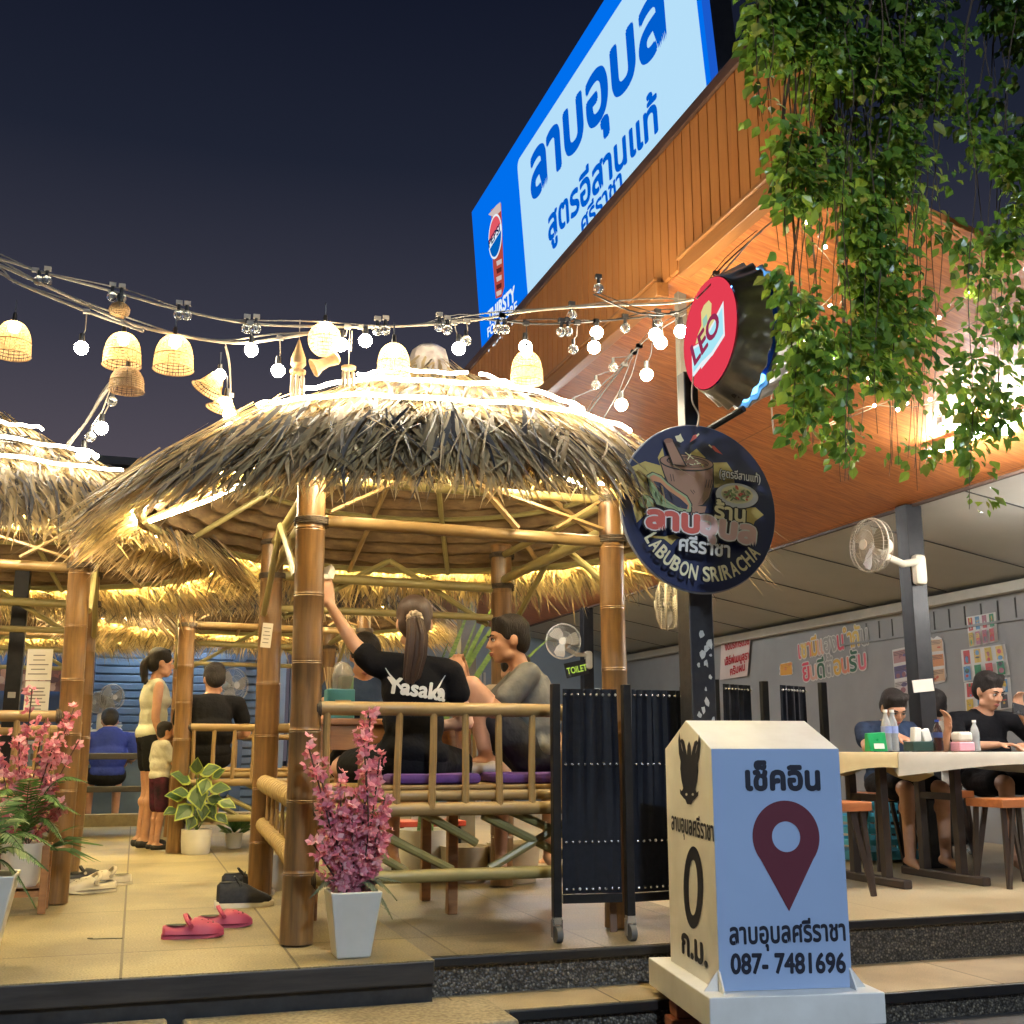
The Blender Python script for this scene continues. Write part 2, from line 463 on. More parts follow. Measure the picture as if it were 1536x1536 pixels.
build("ceiling_edge", MB().box((BU, 10.5, BZ - .006), (.03, 11.5, .02)), mat("dark brown edge", (.05, .025, .015), None, 5, .7), rest, world=True, smooth=False)
build("wall", MB().box((WU + .06, 10.2, 1.06), (.1, 12, 2.12)), grey_wall, rest, world=True, smooth=False)
build("cornice", MB().box((WU - .04, 10.4, 2.13), (.1, 11.6, .09)), cream_m, rest, world=True, smooth=False, bevel=.008)
mb = MB(); v = 6.3
while v < 10:
    build("wall_slot", MB().box((WU + .006, v, 1.96), (.006, .012, .17)), mat("dark slot", (.06, .06, .06), None, 5, .8), rest, world=True, smooth=False); v += .21
build("wall_rail", MB().box((WU + .0, 8.2, 1.86), (.03, 4.2, .02)), grey_wall, rest, world=True, smooth=False)
build("back_wall", MB().box((4.6, 16.25, 1.6), (5.2, .1, 3.3)), blue_wall, rest, world=True, smooth=False)
mb = MB(); 
for i in range(9): mb.box((4.35 + i * .06, 16.18, .95), (.03, .03, 1.9))
build("shutter_door", mb, mat("pale shutter", (.5, .5, .48), None, 5, .5), rest, world=True, smooth=False)
def column(u, v, w, h, m, name="column"):
    build(name, MB().box((u, v, h / 2), (w, w, h)), m, rest, world=True, smooth=False, bevel=.004)
column(at(1022, 500, v=5.16).x, 5.16, .05, 3.2, grey_steel)
column(UF + .02, at(700, 950, u=UF + .02).y, .13, 3.2, grey_steel)
PV = at(1362, 765, u=BU).y
column(BU + .0, PV, .13, BZ, black_steel)
P2V = at(880, 960, u=BU).y
column(BU, P2V, .13, BZ, black_steel)
# flat wrinkled-edge front gable rafters over the pergola
pergola = thing("pergola", "dark timber pergola beams above the hanging vine at the top right", "pergola", (4.6, 3.8, 0))
pm = mat("dark pergola timber", (.09, .035, .025), (.05, .02, .015), 9, .55, st=(.5, 5, 5))
for v in (3.62, 3.9):
    build("beam", MB().box((5.0, v, 3.02), (2.2, .06, .1)), pm, pergola, world=True, smooth=False, bevel=.004)
for u in (4.3, 5.3):
    build("cross_beam", MB().box((u, 3.85, 2.92), (.06, .7, .08)), pm, pergola, world=True, smooth=False, bevel=.004)
# fluorescent lamps of the hall
tube_m = glow("white tube light", (1.0, .97, .92), 75)
fit_m = mat("white lamp fitting", (.7, .7, .68), None, 5, .4)
def tubelight(u, v, label, L=1.1, ax='v', drop=0):
    z = 3.2 + (BZ - 3.2) * (u - UF) / (BU - UF) if u < BU else BZ + (WZ - BZ) * (u - BU) / (WU - BU)
    t = thing("tube_light", label, "lamp", (u, v, z - drop), 0, "fluorescent lamps under the hall ceiling")
    if drop:
        for s_ in (-.4, .4): build('hanger', MB().cyl((0, s_ * L, -.03), (0, s_ * L, drop + .02), .004, n=6), fit_m, t)
    d = (.03, L, .025) if ax == 'v' else (L, .05, .04)
    build("fitting", MB().box((0, 0, -.035), d), fit_m, t, smooth=False, bevel=.004)
    a, b = ((0, -L / 2 + .03, -.07), (0, L / 2 - .03, -.07)) if ax == 'v' else ((-L / 2 + .03, 0, -.07), (L / 2 - .03, 0, -.07))
    build("tube", MB().cyl(a, b, .014, n=8), glow("short tube light", (1.0, .97, .92), 38) if L < .8 else tube_m, t)
p = at(1468, 640, u=4.55)
tubelight(p.x, p.y, "glaring white tube lamp under the plywood ceiling right of the vine tip", .55, 'u')
p = at(860, 889, u=3.9)
tubelight(p.x, p.y, "distant glowing tube lamp seen under the thatch beside the fan post", 1.1, 'u')
tubelight(4.6, 5.2, "assumed tube lamp on the plywood ceiling hidden behind the hanging vine")  # assumed lamp behind the vine, added to light the hall
tubelight(6.2, 5.3, "added unseen tube lamp beyond the right edge lighting the front tables", drop=.22)  # lamp added out of view to light the hall and its ceiling
tubelight(3.4, 12.5, "assumed tube lamp over the far tables behind the main gazebo")  # lamp assumed here, added to light the far end of the hall

# ------------------------------------------------------------------ far building behind the gazebos
far_m = mat("blue roller shutter", (.13, .19, .27), (.10, .15, .22), 3, .45)
fb = thing("shophouse", "low shophouse with blue grey roller shutters behind the gazebos", "building", (-3, 15, 0))
mb = MB(); z = .0
while z < 2.7:
    mb.box((-3.2, 15.0 + .015, z + .05), (9.6, .05, .085)); z += .1
build("roller_shutter", mb, far_m, fb, world=True, smooth=False, bevel=.012)
build("wall", MB().box((-3.2, 15.1, 2.0), (10, .1, 4)), blue_wall, fb, world=True, smooth=False)
for x in (-5.4, -2.65, -.6, 1.2):
    build("door_jamb", MB().box((x, 14.95, 1.35), (.14, .12, 2.7)), mat("slate blue jamb", (.07, .11, .17), None, 4, .5), fb, world=True, smooth=False)
build("roller_door", MB().box((-1.6, 14.94, 1.1), (1.6, .04, 2.2)), mat("deep blue door", (.045, .085, .17), None, 3, .5), fb, world=True, smooth=False)
mb = MB(); x = -9
while x < 2.4: mb.bar((x, 13.6, 3.55), (x, 15.4, 4.0), .09, .03); x += .13
build("roof_sheet", mb, mat("grey roof sheet", (.40, .40, .37), (.30, .30, .28), 4, .5), fb, world=True, smooth=False)
build("roof_fascia", MB().box((-3.2, 15.45, 4.22), (11.4, .08, .42)), mat("red brown fascia", (.36, .15, .085), (.28, .11, .07), 3, .5, st=(.3, 3, 3)), fb, world=True, smooth=False)
build("roof_top", MB().box((-3.2, 15.7, 4.5), (11.6, .8, .1)), mat("dim blue roof top", (.10, .12, .15), None, 3, .5), fb, world=True, smooth=False)
for i, u in enumerate((-4.4, -1.9, .4)):  # tubes added under the eave to light the shutters
    t = thing("tube_light", ("added cool tube lamp under the shophouse eave behind the left gazebo", "added cool tube lamp under the shophouse eave above the blue shirted man",
              "added cool tube lamp under the shophouse eave near the grey column")[i], "lamp", (u, 14.4, 2.72), 0, "added lamps under the shophouse eave")
    build("fitting", MB().box((0, 0, .03), (1.1, .05, .04)), fit_m, t, smooth=False, bevel=.004)
    build("tube", MB().cyl((-.5, 0, 0), (.5, 0, 0), .013, n=8), glow("added cool tube light", (.62, .82, 1.0), 55), t)

# assumed street lamp, added unseen behind the camera to light steps and sign fronts
sl = thing("assumed_street_lamp", "assumed tall grey street lamp standing unseen behind the camera", "street lamp", (.8, -5.2, -.32))
build("pole", MB().cyl((0, 0, 0), (0, 0, 5.6), .08, .05, 12), grey_steel, sl)
build("arm", MB().tube([(0, 0, 5.5), (0, .5, 5.75), (0, 1.3, 5.8)], .03), grey_steel, sl)
build("lamp_head", MB().box((0, 1.5, 5.83), (.28, .6, .08)), grey_steel, sl, bevel=.02)
build("lamp_panel", MB().box((0, 1.5, 5.785), (.22, .5, .01)), glow("assumed street light", (.68, .83, 1.0), 440), sl, smooth=False)
# ------------------------------------------------------------------ thatched bamboo gazebos
bam = mat("weathered bamboo", (.27, .145, .05), (.06, .035, .018), 3.0, .36, .3, st=(13, 13, 1.1), island=.3, detail=7, c3=((.17, .085, .03), (.28, .155, .055), (.22, .125, .05)))
bam_p = mat("pale bamboo rail", (.42, .28, .11), (.24, .15, .06), 6, .38, .1, island=.5, c3=((.42, .28, .11), (.28, .17, .065), (.48, .35, .16), (.20, .14, .06)))
bam_g = mat("green tinted bamboo", (.27, .24, .09), (.15, .14, .055), 6, .38, .1, island=.4, c3=((.3, .26, .1), (.2, .2, .07), (.36, .27, .11)))
thatch = leafmat("dry thatch leaf", [(.24, .17, .09), (.54, .40, .20), (.40, .28, .13), (.62, .49, .27), (.10, .08, .06), (.58, .43, .21), (.46, .35, .19), (.17, .125, .085)], .55, .36, .35)
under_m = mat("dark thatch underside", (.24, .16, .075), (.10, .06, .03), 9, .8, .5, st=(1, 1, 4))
led_w = glow("white led strip", (1.0, .88, .66), 11)
led_in_fill = glow("inner and fill led tube", (1.0, .83, .54), 44)
led_y = glow("warm led strip", (1.0, .80, .30), 80)
PR = [(0, 2.86), (.12, 2.80), (.25, 2.70), (.6, 2.50), (1.0, 2.31), (1.28, 2.14), (1.45, 2.02), (1.6, 1.91), (1.8, 1.75), (2.1, 1.5)]
def prof(r):
    for (a, za), (b, zb) in zip(PR, PR[1:]):
        if r <= b: return za + (zb - za) * (r - a) / (b - a)
    return PR[-1][1]
def pol(r, a, z): return Vector((r * sin(a), -r * cos(a), z))
def bamboo(mb, p0, p1, r, n=12, node=.27, taper=.92, jit=.004):
    p0, p1 = Vector(p0), Vector(p1); L = (p1 - p0).length
    pts, rr = [], []
    k = max(1, round(L / node)); t0 = 0
    for i in range(k):
        a, b = i / k, (i + 1) / k
        jx = ru(.975, 1.025)
        for t, s in ((a + .004, 1.0), (a + .05 / k, 1.0), ((a + b) / 2, .993), (b - .06 / k, 1.0), (b - .045 / k, 1.035), (b - .025 / k, 1.0), (b - .012 / k, 1.04), (b, 1.0)):
            w = 1 + (taper - 1) * t
            pts.append(p0.lerp(p1, t) + Vector((sin(t * 5 + p0.x * 9), sin(t * 4 + p0.y * 7), 0)) * r * .09); rr.append(r * s * w * jx)
    return mb.tube(pts, rr, n)
def sag_ring(r, z, a0, a1, n=60, dr=0, dz=.04):
    out = []
    for i in range(n + 1):
        a = a0 + (a1 - a0) * i / n
        q = (a / radians(65)) ** 2
        rr = r - dr * q
        out.append(pol(rr, a, (z if z else prof(rr)) + dz + .006 * sin(a * 9) + .004 * sin(a * 23)))
    return out
GC = (1.39, 5.75)
gz = thing("gazebo", "main round thatched bamboo gazebo in the middle with three diners inside", "gazebo", (GC[0], GC[1], 0), 0, "thatched bamboo gazebos")
POSTS = [(-.717, -.83), (.71, -.83), (-.70, .85), (.69, .85)]
for i, (x, y) in enumerate(POSTS):
    mb = MB(); bamboo(mb, (x, y, 0), (x * (1.0 if i else 1.0), y, 2.02), .069 if i != 1 else .063, 16, .31)
    if i > 1:
        pass
    build("post", mb, bam, gz)
def rail(p0, p1, r, m=None, nm="rail"):
    mb = MB(); bamboo(mb, p0, p1, r, 10, .42, .97); return build(nm, mb, m or bam_p, gz)
# top frame and slats
for i, (a, b) in enumerate(((0, 1), (2, 3), (0, 2), (1, 3))):
    (x0, y0), (x1, y1) = POSTS[a], POSTS[b]
    rail((x0, y0, 1.77 + .05 * (i > 1)), (x1, y1, 1.75 + .05 * (i > 1)), .029, bam_p if i == 0 else bam_g, "top_beam")
    rail((x0, y0, 1.58 if i == 1 else 1.955), (x1, y1, 1.57 if i == 1 else 1.955), .022, bam_g, "top_beam")
for i, (a, b) in enumerate(((0, 1), (2, 3), (0, 2), (1, 3))):
    p, q = Vector((*POSTS[a], 1.78)), Vector((*POSTS[b], 1.78)); o = Vector((p.x + q.x, p.y + q.y, 0)); o = o.normalized() * .05
    for s in (0, 1):
        e0 = p.lerp(q, .05 if s == 0 else .95) + o; e1 = p.lerp(q, .5) + o
        mb = MB()
        if i == 0:
            mb.bar(e0 + Vector((0, 0, .02)), p.lerp(q, .34 if s == 0 else .40) + o + Vector((0, 0, .24)), .012, .05, (0, -1, 0))
        else: bamboo(mb, e0 - Vector((0, 0, .25)), e1 + Vector((0, 0, .12)), .018, 8, .3)
        build("brace", mb, bam_p if i == 0 else bam_g, gz)
mb = MB(); mb.bar((.02, -.88, 1.99), (.22, -.88, 1.78), .012, .05, (0, -1, 0)); mb.bar((.40, -.88, 1.79), (.62, -.88, 1.93), .012, .05, (0, -1, 0))
build("brace", mb, bam_p, gz)
# rafters, rings and the underside
for k in range(14):
    a = 2 * pi * k / 14 + .11
    mb = MB(); bamboo(mb, pol(.08, a, 2.62), pol(1.44, a, 1.905), .017, 8, .35); build("rafter", mb, bam_p if k % 3 else bam_g, gz)
for r, z, w in ((1.44, 1.925, .02), (.95, 2.17, .015), (.5, 2.40, .014)):
    build("roof_ring", MB().tube([pol(r, 2 * pi * k / 48, z) for k in range(48)], w, 8, closed=True), bam_g, gz)
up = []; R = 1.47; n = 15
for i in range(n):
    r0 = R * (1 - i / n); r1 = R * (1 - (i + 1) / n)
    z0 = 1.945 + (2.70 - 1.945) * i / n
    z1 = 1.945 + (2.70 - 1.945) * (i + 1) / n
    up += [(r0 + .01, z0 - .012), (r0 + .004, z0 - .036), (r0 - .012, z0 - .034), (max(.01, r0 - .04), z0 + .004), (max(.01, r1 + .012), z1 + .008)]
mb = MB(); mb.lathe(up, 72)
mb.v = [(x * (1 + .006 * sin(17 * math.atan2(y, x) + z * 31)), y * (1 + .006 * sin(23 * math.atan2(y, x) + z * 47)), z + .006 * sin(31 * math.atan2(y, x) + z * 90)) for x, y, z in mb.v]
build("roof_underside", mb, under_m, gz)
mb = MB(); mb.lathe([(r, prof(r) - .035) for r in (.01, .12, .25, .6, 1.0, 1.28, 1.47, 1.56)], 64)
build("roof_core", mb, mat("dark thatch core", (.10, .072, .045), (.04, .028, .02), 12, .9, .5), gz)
def thatch_layer(mb, n, r0a, r0b, la, lb, wa, wb, lift, skew=.35, droop=.1):
    for _ in range(n):
        a = ru(-pi, pi); r0 = sqrt(ru(r0a ** 2, r0b ** 2)); L = ru(la, lb) * (1 - .42 * math.exp(-((a - .62) / .42) ** 2)); sk = random.gauss(0, skew)
        cx, cy = r0 * sin(a), -r0 * cos(a)
        d = Vector((sin(a + sk), -cos(a + sk), 0)); lf = lift * ru(.2, 1.3); pts = []
        dr = droop * ru(.0, 1.6); kk = ru(-.3, .3) * L
        perp = Vector((-d.y, d.x, 0))
        for t in (0, .3, .62, 1.0):
            p = Vector((cx, cy, 0)) + d * L * t * .9 + perp * kk * t * t
            r = p.to_2d().length
            p.z = prof(r) + lf * (1 - .35 * t) - dr * t * t
            pts.append(p)
        w = ru(wa, wb) * .85; tw = ru(-.8, .8)
        mb.blade(pts, [w * .6, w, w * .8, w * .05], perp * cos(tw) + Vector((0, 0, sin(tw))))
mb = MB()
thatch_layer(mb, 1300, .1, .7, .3, .5, .006, .014, .05, .3, .02)
thatch_layer(mb, 1900, .6, 1.1, .3, .55, .007, .016, .06, .38, .04)
thatch_layer(mb, 2400, 1.0, 1.4, .28, .5, .007, .018, .055, .45, .06)
thatch_layer(mb, 2700, 1.3, 1.52, .18, .42, .006, .016, .03, .5, .07)
thatch_layer(mb, 3200, 1.42, 1.50, .14, .34, .006, .014, -.05, .28, .03)
thatch_layer(mb, 1300, 1.44, 1.54, .14, .28, .006, .014, -.09, .45, .05)
thatch_layer(mb, 420, .9, 1.5, .4, .62, .004, .009, .10, .6, -.02)
build("thatch", mb, thatch, gz, smooth=False)
mb = MB(); thatch_layer(mb, 800, 1.12, 1.5, .22, .45, .006, .016, .075, .4, .10); thatch_layer(mb, 240, .5, 1.1, .25, .5, .006, .014, .075, .4, .03)
build("weathered_thatch", mb, leafmat("grey weathered thatch", [(.05, .045, .045), (.10, .09, .085), (.03, .027, .03), (.16, .14, .12), (.07, .06, .06)], .55, .1, .4), gz, smooth=False)
# pale wrapped finial
mb = MB(); mb.lathe([(.15, 2.74), (.12, 2.80), (.105, 2.87), (.09, 2.92), (.05, 2.95), (.005, 2.955)], 20)
mb.v = [(x * (1 + .06 * sin(7 * math.atan2(y, x))), y * (1 + .06 * sin(7 * math.atan2(y, x))), z) for x, y, z in mb.v]
build("finial_wrap", mb, mat("crumpled plastic wrap", (.50, .46, .40), (.28, .22, .2), 14, .35, .5), gz)
# led strips: three festoons over the roof and a ring under the eave
def strip(pts, r, m): return build("led_strip", MB().tube(pts, r, 6), m, gz)
strip(sag_ring(1.27, 0, radians(-75), radians(52), 50, .24, .105), .010, led_w)
strip(sag_ring(1.0, 0, radians(-80), radians(78), 50, .20, .11), .010, led_w)
strip(sag_ring(.6, 0, radians(-60), radians(5), 20, .12, .10), .009, led_w)
strip(sag_ring(.56, 0, radians(14), radians(60), 20, .12, .10), .009, led_w)
build("led_strip", MB().tube([pol(1.478, 2 * pi * k / 64, 1.922) for k in range(64)], .0065, 6, closed=True), led_y, gz)
for k, r0, r1 in ((10.25, 1.40, .85), (12.6, 1.38, .8), (.4, 1.38, .8), (1.9, 1.36, .8)):  # left tube is real; hidden front tubes are added to light the inside
    a = 2 * pi * k / 14 + .11
    zf = lambda r: 1.905 + (2.62 - 1.905) * (1.44 - r) / 1.36 - .045
    strip([pol(r0, a, zf(r0)), pol((r0 + r1) / 2, a, zf((r0 + r1) / 2) - .02), pol(r1, a, zf(r1))], .010, led_in_fill)
rope = mat("dark lashing rope", (.10, .075, .05), (.04, .03, .022), 60, .8, .5)
def lash(c, ax, r):
    c = Vector(c); M = frame(c, *(((1, 0, 0), (0, 1, 0)) if ax == 'z' else ((0, 1, 0), (0, 0, 1)) if ax == 'x' else ((0, 0, 1), (1, 0, 0))))
    build("lashing", MB().tube([M @ Vector((r * cos(k * .7), r * sin(k * .7), -.016 + .032 * k / 36)) for k in range(37)], .0045, 5), rope, gz)
for x, y in POSTS[:2]:
    for z in (.955, .53, .255): lash((x * .93, y - .01, z), 'x', .036)
for x, y in POSTS:
    for z in (1.76, 1.955): lash((x, y, z), 'z', .076)
# benches, rails and balusters
for z, r in ((.955, .032), (.53, .03), (.255, .028)):
    rail((-.70, -.84, z), (.69, -.84, z), r, bam_p if z > .3 else bam_g)
for k in range(9):
    x = -.62 + k * .153
    mb = MB(); bamboo(mb, (x, -.845 + ru(-.01, .01), .53), (x + ru(-.006, .006), -.845, .945), .017, 8, .2); build("baluster", mb, bam_p, gz)
rail((.70, -.76, .955), (.68, .80, .955), .03); rail((.70, -.76, .60), (.68, .80, .60), .026)
for k in range(8):
    y = -.62 + k * .18
    mb = MB(); bamboo(mb, (.70, y, .60), (.70, y, .945), .015, 8, .2); build("baluster", mb, bam_p, gz)
rail((-.66, .85, .90), (.66, .85, .90), .028); rail((-.66, .85, .56), (.66, .85, .56), .026)
for k in range(7):
    x = -.5 + k * .17
    mb = MB(); bamboo(mb, (x, .85, .56), (x, .85, .89), .014, 8, .2); build("baluster", mb, bam_p, gz)
def slats(x0, x1, y0, y1, z, along):
    mb = MB(); n = round(((y1 - y0) if along == 'x' else (x1 - x0)) / .05)
    for k in range(n):
        if along == 'x':
            y = y0 + (k + .5) * (y1 - y0) / n; mb.box(((x0 + x1) / 2, y, z + ru(-.003, .003)), (x1 - x0, .042, .018))
        else:
            x = x0 + (k + .5) * (x1 - x0) / n; mb.box((x, (y0 + y1) / 2, z + ru(-.003, .003)), (.042, y1 - y0, .018))
    return build("bench_seat", mb, bam_p, gz, smooth=False, bevel=.006)
slats(-.62, .62, -.79, -.36, .62, 'x')
slats(.26, .66, -.34, .80, .618, 'y')
slats(-.66, -.2, .46, .80, .616, 'x')
for y in (-.36, -.80):
    rail((-.62, y, .585), (.62, y, .585), .024, bam_p, "seat_beam")
rail((.25, -.34, .585), (.25, .8, .585), .024, bam_p, "seat_beam")
mb = MB(); bamboo(mb, (-.70, -.70, .56), (-.70, .75, .60), .05, 12, .08); build("side_seat", mb, mat("woven straw", (.52, .38, .16), (.33, .22, .09), 30, .6, .4), gz)
mb = MB(); bamboo(mb, (-.72, -.68, .32), (-.70, .75, .38), .042, 12, .06); build("side_step", mb, MATS["woven straw"], gz)
mb = MB()
for k in range(6):
    y = -.55 + k * .22; mb.tube([(-.70, y, .34), (-.70, y + .08, .57)], .009, 6); mb.tube([(-.70, y + .12, .34), (-.70, y + .02, .57)], .009, 6)
build("side_lattice", mb, bam_p, gz)
for a, b in (((-.2, .52), (.06, .38)), ((.08, .50), (.55, .28)), ((.55, .50), (.12, .27)), ((-.66, .50), (-.25, .27)), ((-.35, .42), (-.05, .27)), ((.2, .52), (.66, .33))):
    mb = MB(); bamboo(mb, (a[0], -.80, a[1]), (b[0], -.78, b[1]), .02, 8, .3); build("cross_brace", mb, bam_g, gz)

others = [
    ((-.347 - .71, 6.56 + .83), "thatched bamboo gazebo at the left edge beside the white clogs", ),
    ((.336 + .717, 9.455 + .83), "thatched gazebo behind the main one where a man in black sits"),
    ((-1.25, 11.3), "farthest thatched gazebo at the back left under a straight yellow led edge"),
]
for (x, y), lab in others:
    g = dup(gz, (x, y, 0), 0, lab)

# the main gazebo's table
tb = thing("dining_table", "wooden table inside the main gazebo holding a blue tissue box", "table", (GC[0] - .22, GC[1] + .12, 0))
wood = mat("warm brown wood", (.36, .17, .065), (.22, .10, .04), 7, .4, .1, st=(.6, 5, 5))
build("tabletop", MB().box((0, 0, .915), (.78, .62, .03)), wood, tb, smooth=False, bevel=.005)
for y in (-.28, .28): build("apron", MB().box((0, y, .84), (.72, .02, .12)), wood, tb, smooth=False, bevel=.003)
for x in (-.34, .34):
    for y in (-.27, .27): build("leg", MB().box((x, y, .39), (.05, .05, .78)), wood, tb, smooth=False, bevel=.004)
# ------------------------------------------------------------------ cables, bulbs and basket lamps hanging over the patio
DS = 5.0
bulb_on = glow("lit bulb", (1.0, .85, .60), 30)
bulb_hot = glow("lit basket bulb", (1.0, .82, .54), 13)
glassm = mat("clear bulb glass", (.85, .88, .85), (.8, .85, .82), 3, .04, trans=.92)
fila = mat("bulb filament", (.55, .48, .3), None, 5, .4)
sock = mat("black socket", (.015, .014, .013), None, 5, .4)
wire_pale = mat("pale cable", (.42, .37, .28), (.25, .21, .16), 9, .5)
wire_dark = mat("dark cable", (.02, .017, .015), None, 9, .5)
straw = leafmat("translucent wicker", [(.62, .44, .20), (.70, .52, .27), (.54, .36, .15)], .6, .55, .3)
straw_d = mat("wicker band", (.33, .19, .07), (.2, .11, .04), 30, .6)
straw_o = mat("dull wicker", (.46, .30, .13), (.30, .18, .07), 24, .6, .4)
def smoothpath(pts, k=5):
    out = []
    n = len(pts)
    for i in range(n - 1):
        p0, p1, p2, p3 = pts[max(i - 1, 0)], pts[i], pts[i + 1], pts[min(i + 2, n - 1)]
        for j in range(k):
            t = j / k
            out.append(.5 * ((2 * p1) + (p2 - p0) * t + (2 * p0 - 5 * p1 + 4 * p2 - p3) * t * t + (3 * p1 - p0 - 3 * p2 + p3) * t ** 3))
    out.append(pts[-1]); return out
def nearest(path, p): return min(path, key=lambda q: (q - p).length)
def cable(label, pix, m, r=.006, d=DS, dd=0, lit=(), clear=(), extra=()):
    n = len(pix)
    P = smoothpath([at(x, y, d=d + dd * i / max(1, n - 1)) for i, (x, y) in enumerate(pix)])
    t = thing("string_light", label, "string light", P[0], 0, "bulb cables over the patio")
    mb = MB(); mb.tube(P, r, 6)
    mb.tube([p + Vector((0, .004 * sin(i * .9), .014 + .012 * sin(i * .5))) for i, p in enumerate(P)], r * .55, 5)
    for x, y in list(lit) + list(clear):
        # drop wire from the cable down to the socket
        dep = d
        bp = at(x, y, d=d); near = min(P, key=lambda q: ((q - bp).to_2d().length, ))
        bp = at(x, y, d=(near.x * sin(YAW) + near.y * cos(YAW)))
        top = near if near.z > bp.z + .05 else bp + Vector((0, 0, .06))
        mb.tube([top, (top + bp) / 2 + Vector((.006, 0, 0)), bp + Vector((0, 0, .05))], .0028, 5)
        mb.box(top, (.03, .016, .02))
    build("cable", mb, m, t, world=True)
    for grp, on in ((lit, 1), (clear, 0)):
        for x, y in grp:
            bp = at(x, y, d=d); near = min(P, key=lambda q: ((q - bp).to_2d().length, ))
            bp = at(x, y, d=(near.x * sin(YAW) + near.y * cos(YAW)))
            b = MB().ball(bp, .031 if on else .025, 14)
            if on: o = build("bulb", b, bulb_on, t, world=True)
            else:
                b.m = [0] * len(b.f); b.cur = 1; b.tube([bp + Vector((-.008, 0, .012)), bp + Vector((-.006, 0, -.008)), bp + Vector((.006, 0, -.008)), bp + Vector((.008, 0, .012))], .0016, 5)
                o = build("bulb", b, [glassm, fila], t, world=True)
            s = build("socket", MB().cyl(bp + Vector((0, 0, .022)), bp + Vector((0, 0, .068 if on else .05)), .015 if on else .010, .012 if on else .008, 10), sock, o)
            inv = world_matrix(t).inverted()
            s.data.transform(inv)
    return t
cable("long upper cable carrying pairs of unlit clear bulbs right across to the grey column",
      [(-60, 372), (0, 388), (70, 410), (180, 440), (270, 465), (375, 485), (500, 490), (600, 489), (700, 482), (790, 467), (890, 459), (1000, 455), (1045, 448)], wire_pale, .006,
      lit=[(377, 525), (512, 517), (548, 511), (688, 523)],
      clear=[(58, 421), (70, 421), (168, 445), (182, 447), (268, 472), (280, 473), (370, 493), (384, 493), (566, 496), (578, 495), (659, 490), (671, 495), (699, 511), (747, 494), (757, 494)])
cable("thick pale cable sagging from the left edge down to the hat lampshades",
      [(-60, 375), (0, 398), (100, 443), (180, 480), (250, 499), (350, 514), (420, 507), (480, 497)], wire_pale, .008, lit=[(417, 556)])
cable("lowest pale cable at the left edge carrying a single lit bulb",
      [(-60, 380), (0, 409), (30, 426), (130, 467), (190, 488), (215, 497)], wire_pale, .007, d=4.9, lit=[(122, 522)])
cable("steep pale cable dropping from the lower basket to the left thatched roof",
      [(172, 570), (150, 600), (128, 635), (100, 672)], wire_pale, .008, d=5.1, dd=.9, lit=[(152, 642), (125, 682)], clear=[(168, 602), (136, 655)])
cable("lower dark cable running past the billboard towards the grey column",
      [(640, 488), (700, 478), (760, 482), (810, 486), (880, 483), (950, 477), (1010, 470)], wire_dark, .005, d=5.15,
      lit=[(788, 520), (895, 499), (891, 521), (983, 502), (991, 514), (1021, 497)], clear=[(842, 498), (852, 497), (858, 473), (938, 492), (987, 484), (860, 524)])
cable("thin dark cable slanting down over the plywood with four bulbs",
      [(1030, 470), (968, 510), (930, 556), (898, 598), (868, 640)], wire_dark, .004, d=5.2, dd=.5, lit=[(970, 562), (932, 607), (902, 648)], clear=[(920, 551), (894, 578), (861, 611)])
cable("short dark cable crossing above the red bottle cap sign with one bulb",
      [(890, 441), (960, 470), (1030, 462), (1088, 395), (1180, 315)], wire_dark, .004, d=4.95, lit=[(1079, 450)], clear=[(898, 433)])
cable("slender cable behind the straw hats ending at the main thatch",
      [(338, 520), (345, 560), (346, 640)], wire_pale, .004, d=5.2, lit=[(344, 621), (347, 643)])

def weave(mb, profile, n, M, gap=.2, rows=None):
    """a shell of small separate strips: light leaks through the gaps"""
    for i in range(len(profile) - 1):
        (r0, z0), (r1, z1) = profile[i], profile[i + 1]
        for k in range(n):
            a0 = 2 * pi * (k + gap / 2) / n; a1 = 2 * pi * (k + 1 - gap / 2) / n; e = .12
            ra, rb = r0 + (r1 - r0) * e, r0 + (r1 - r0) * (1 - e); za, zb = z0 + (z1 - z0) * e, z0 + (z1 - z0) * (1 - e)
            mb.add([M @ Vector((ra * cos(a0), ra * sin(a0), za)), M @ Vector((ra * cos(a1), ra * sin(a1), za)),
                    M @ Vector((rb * cos(a1), rb * sin(a1), zb)), M @ Vector((rb * cos(a0), rb * sin(a0), zb))], [(0, 1, 2, 3)])
def ringt(mb, r, z, w, M, n=28): return mb.tube([M @ Vector((r * cos(2 * pi * k / n), r * sin(2 * pi * k / n), z)) for k in range(n)], w, 5, closed=True)
def dome(R, H, n=13):
    out = []
    for i in range(n + 1):
        t = (i / n) ** 1.25; s_ = min(1, t / .62)
        out.append((R * (.86 * (1 - (1 - s_) ** 2.3) ** (1 / 2.1) + .14 * t) + .004, -H * t))
    return out
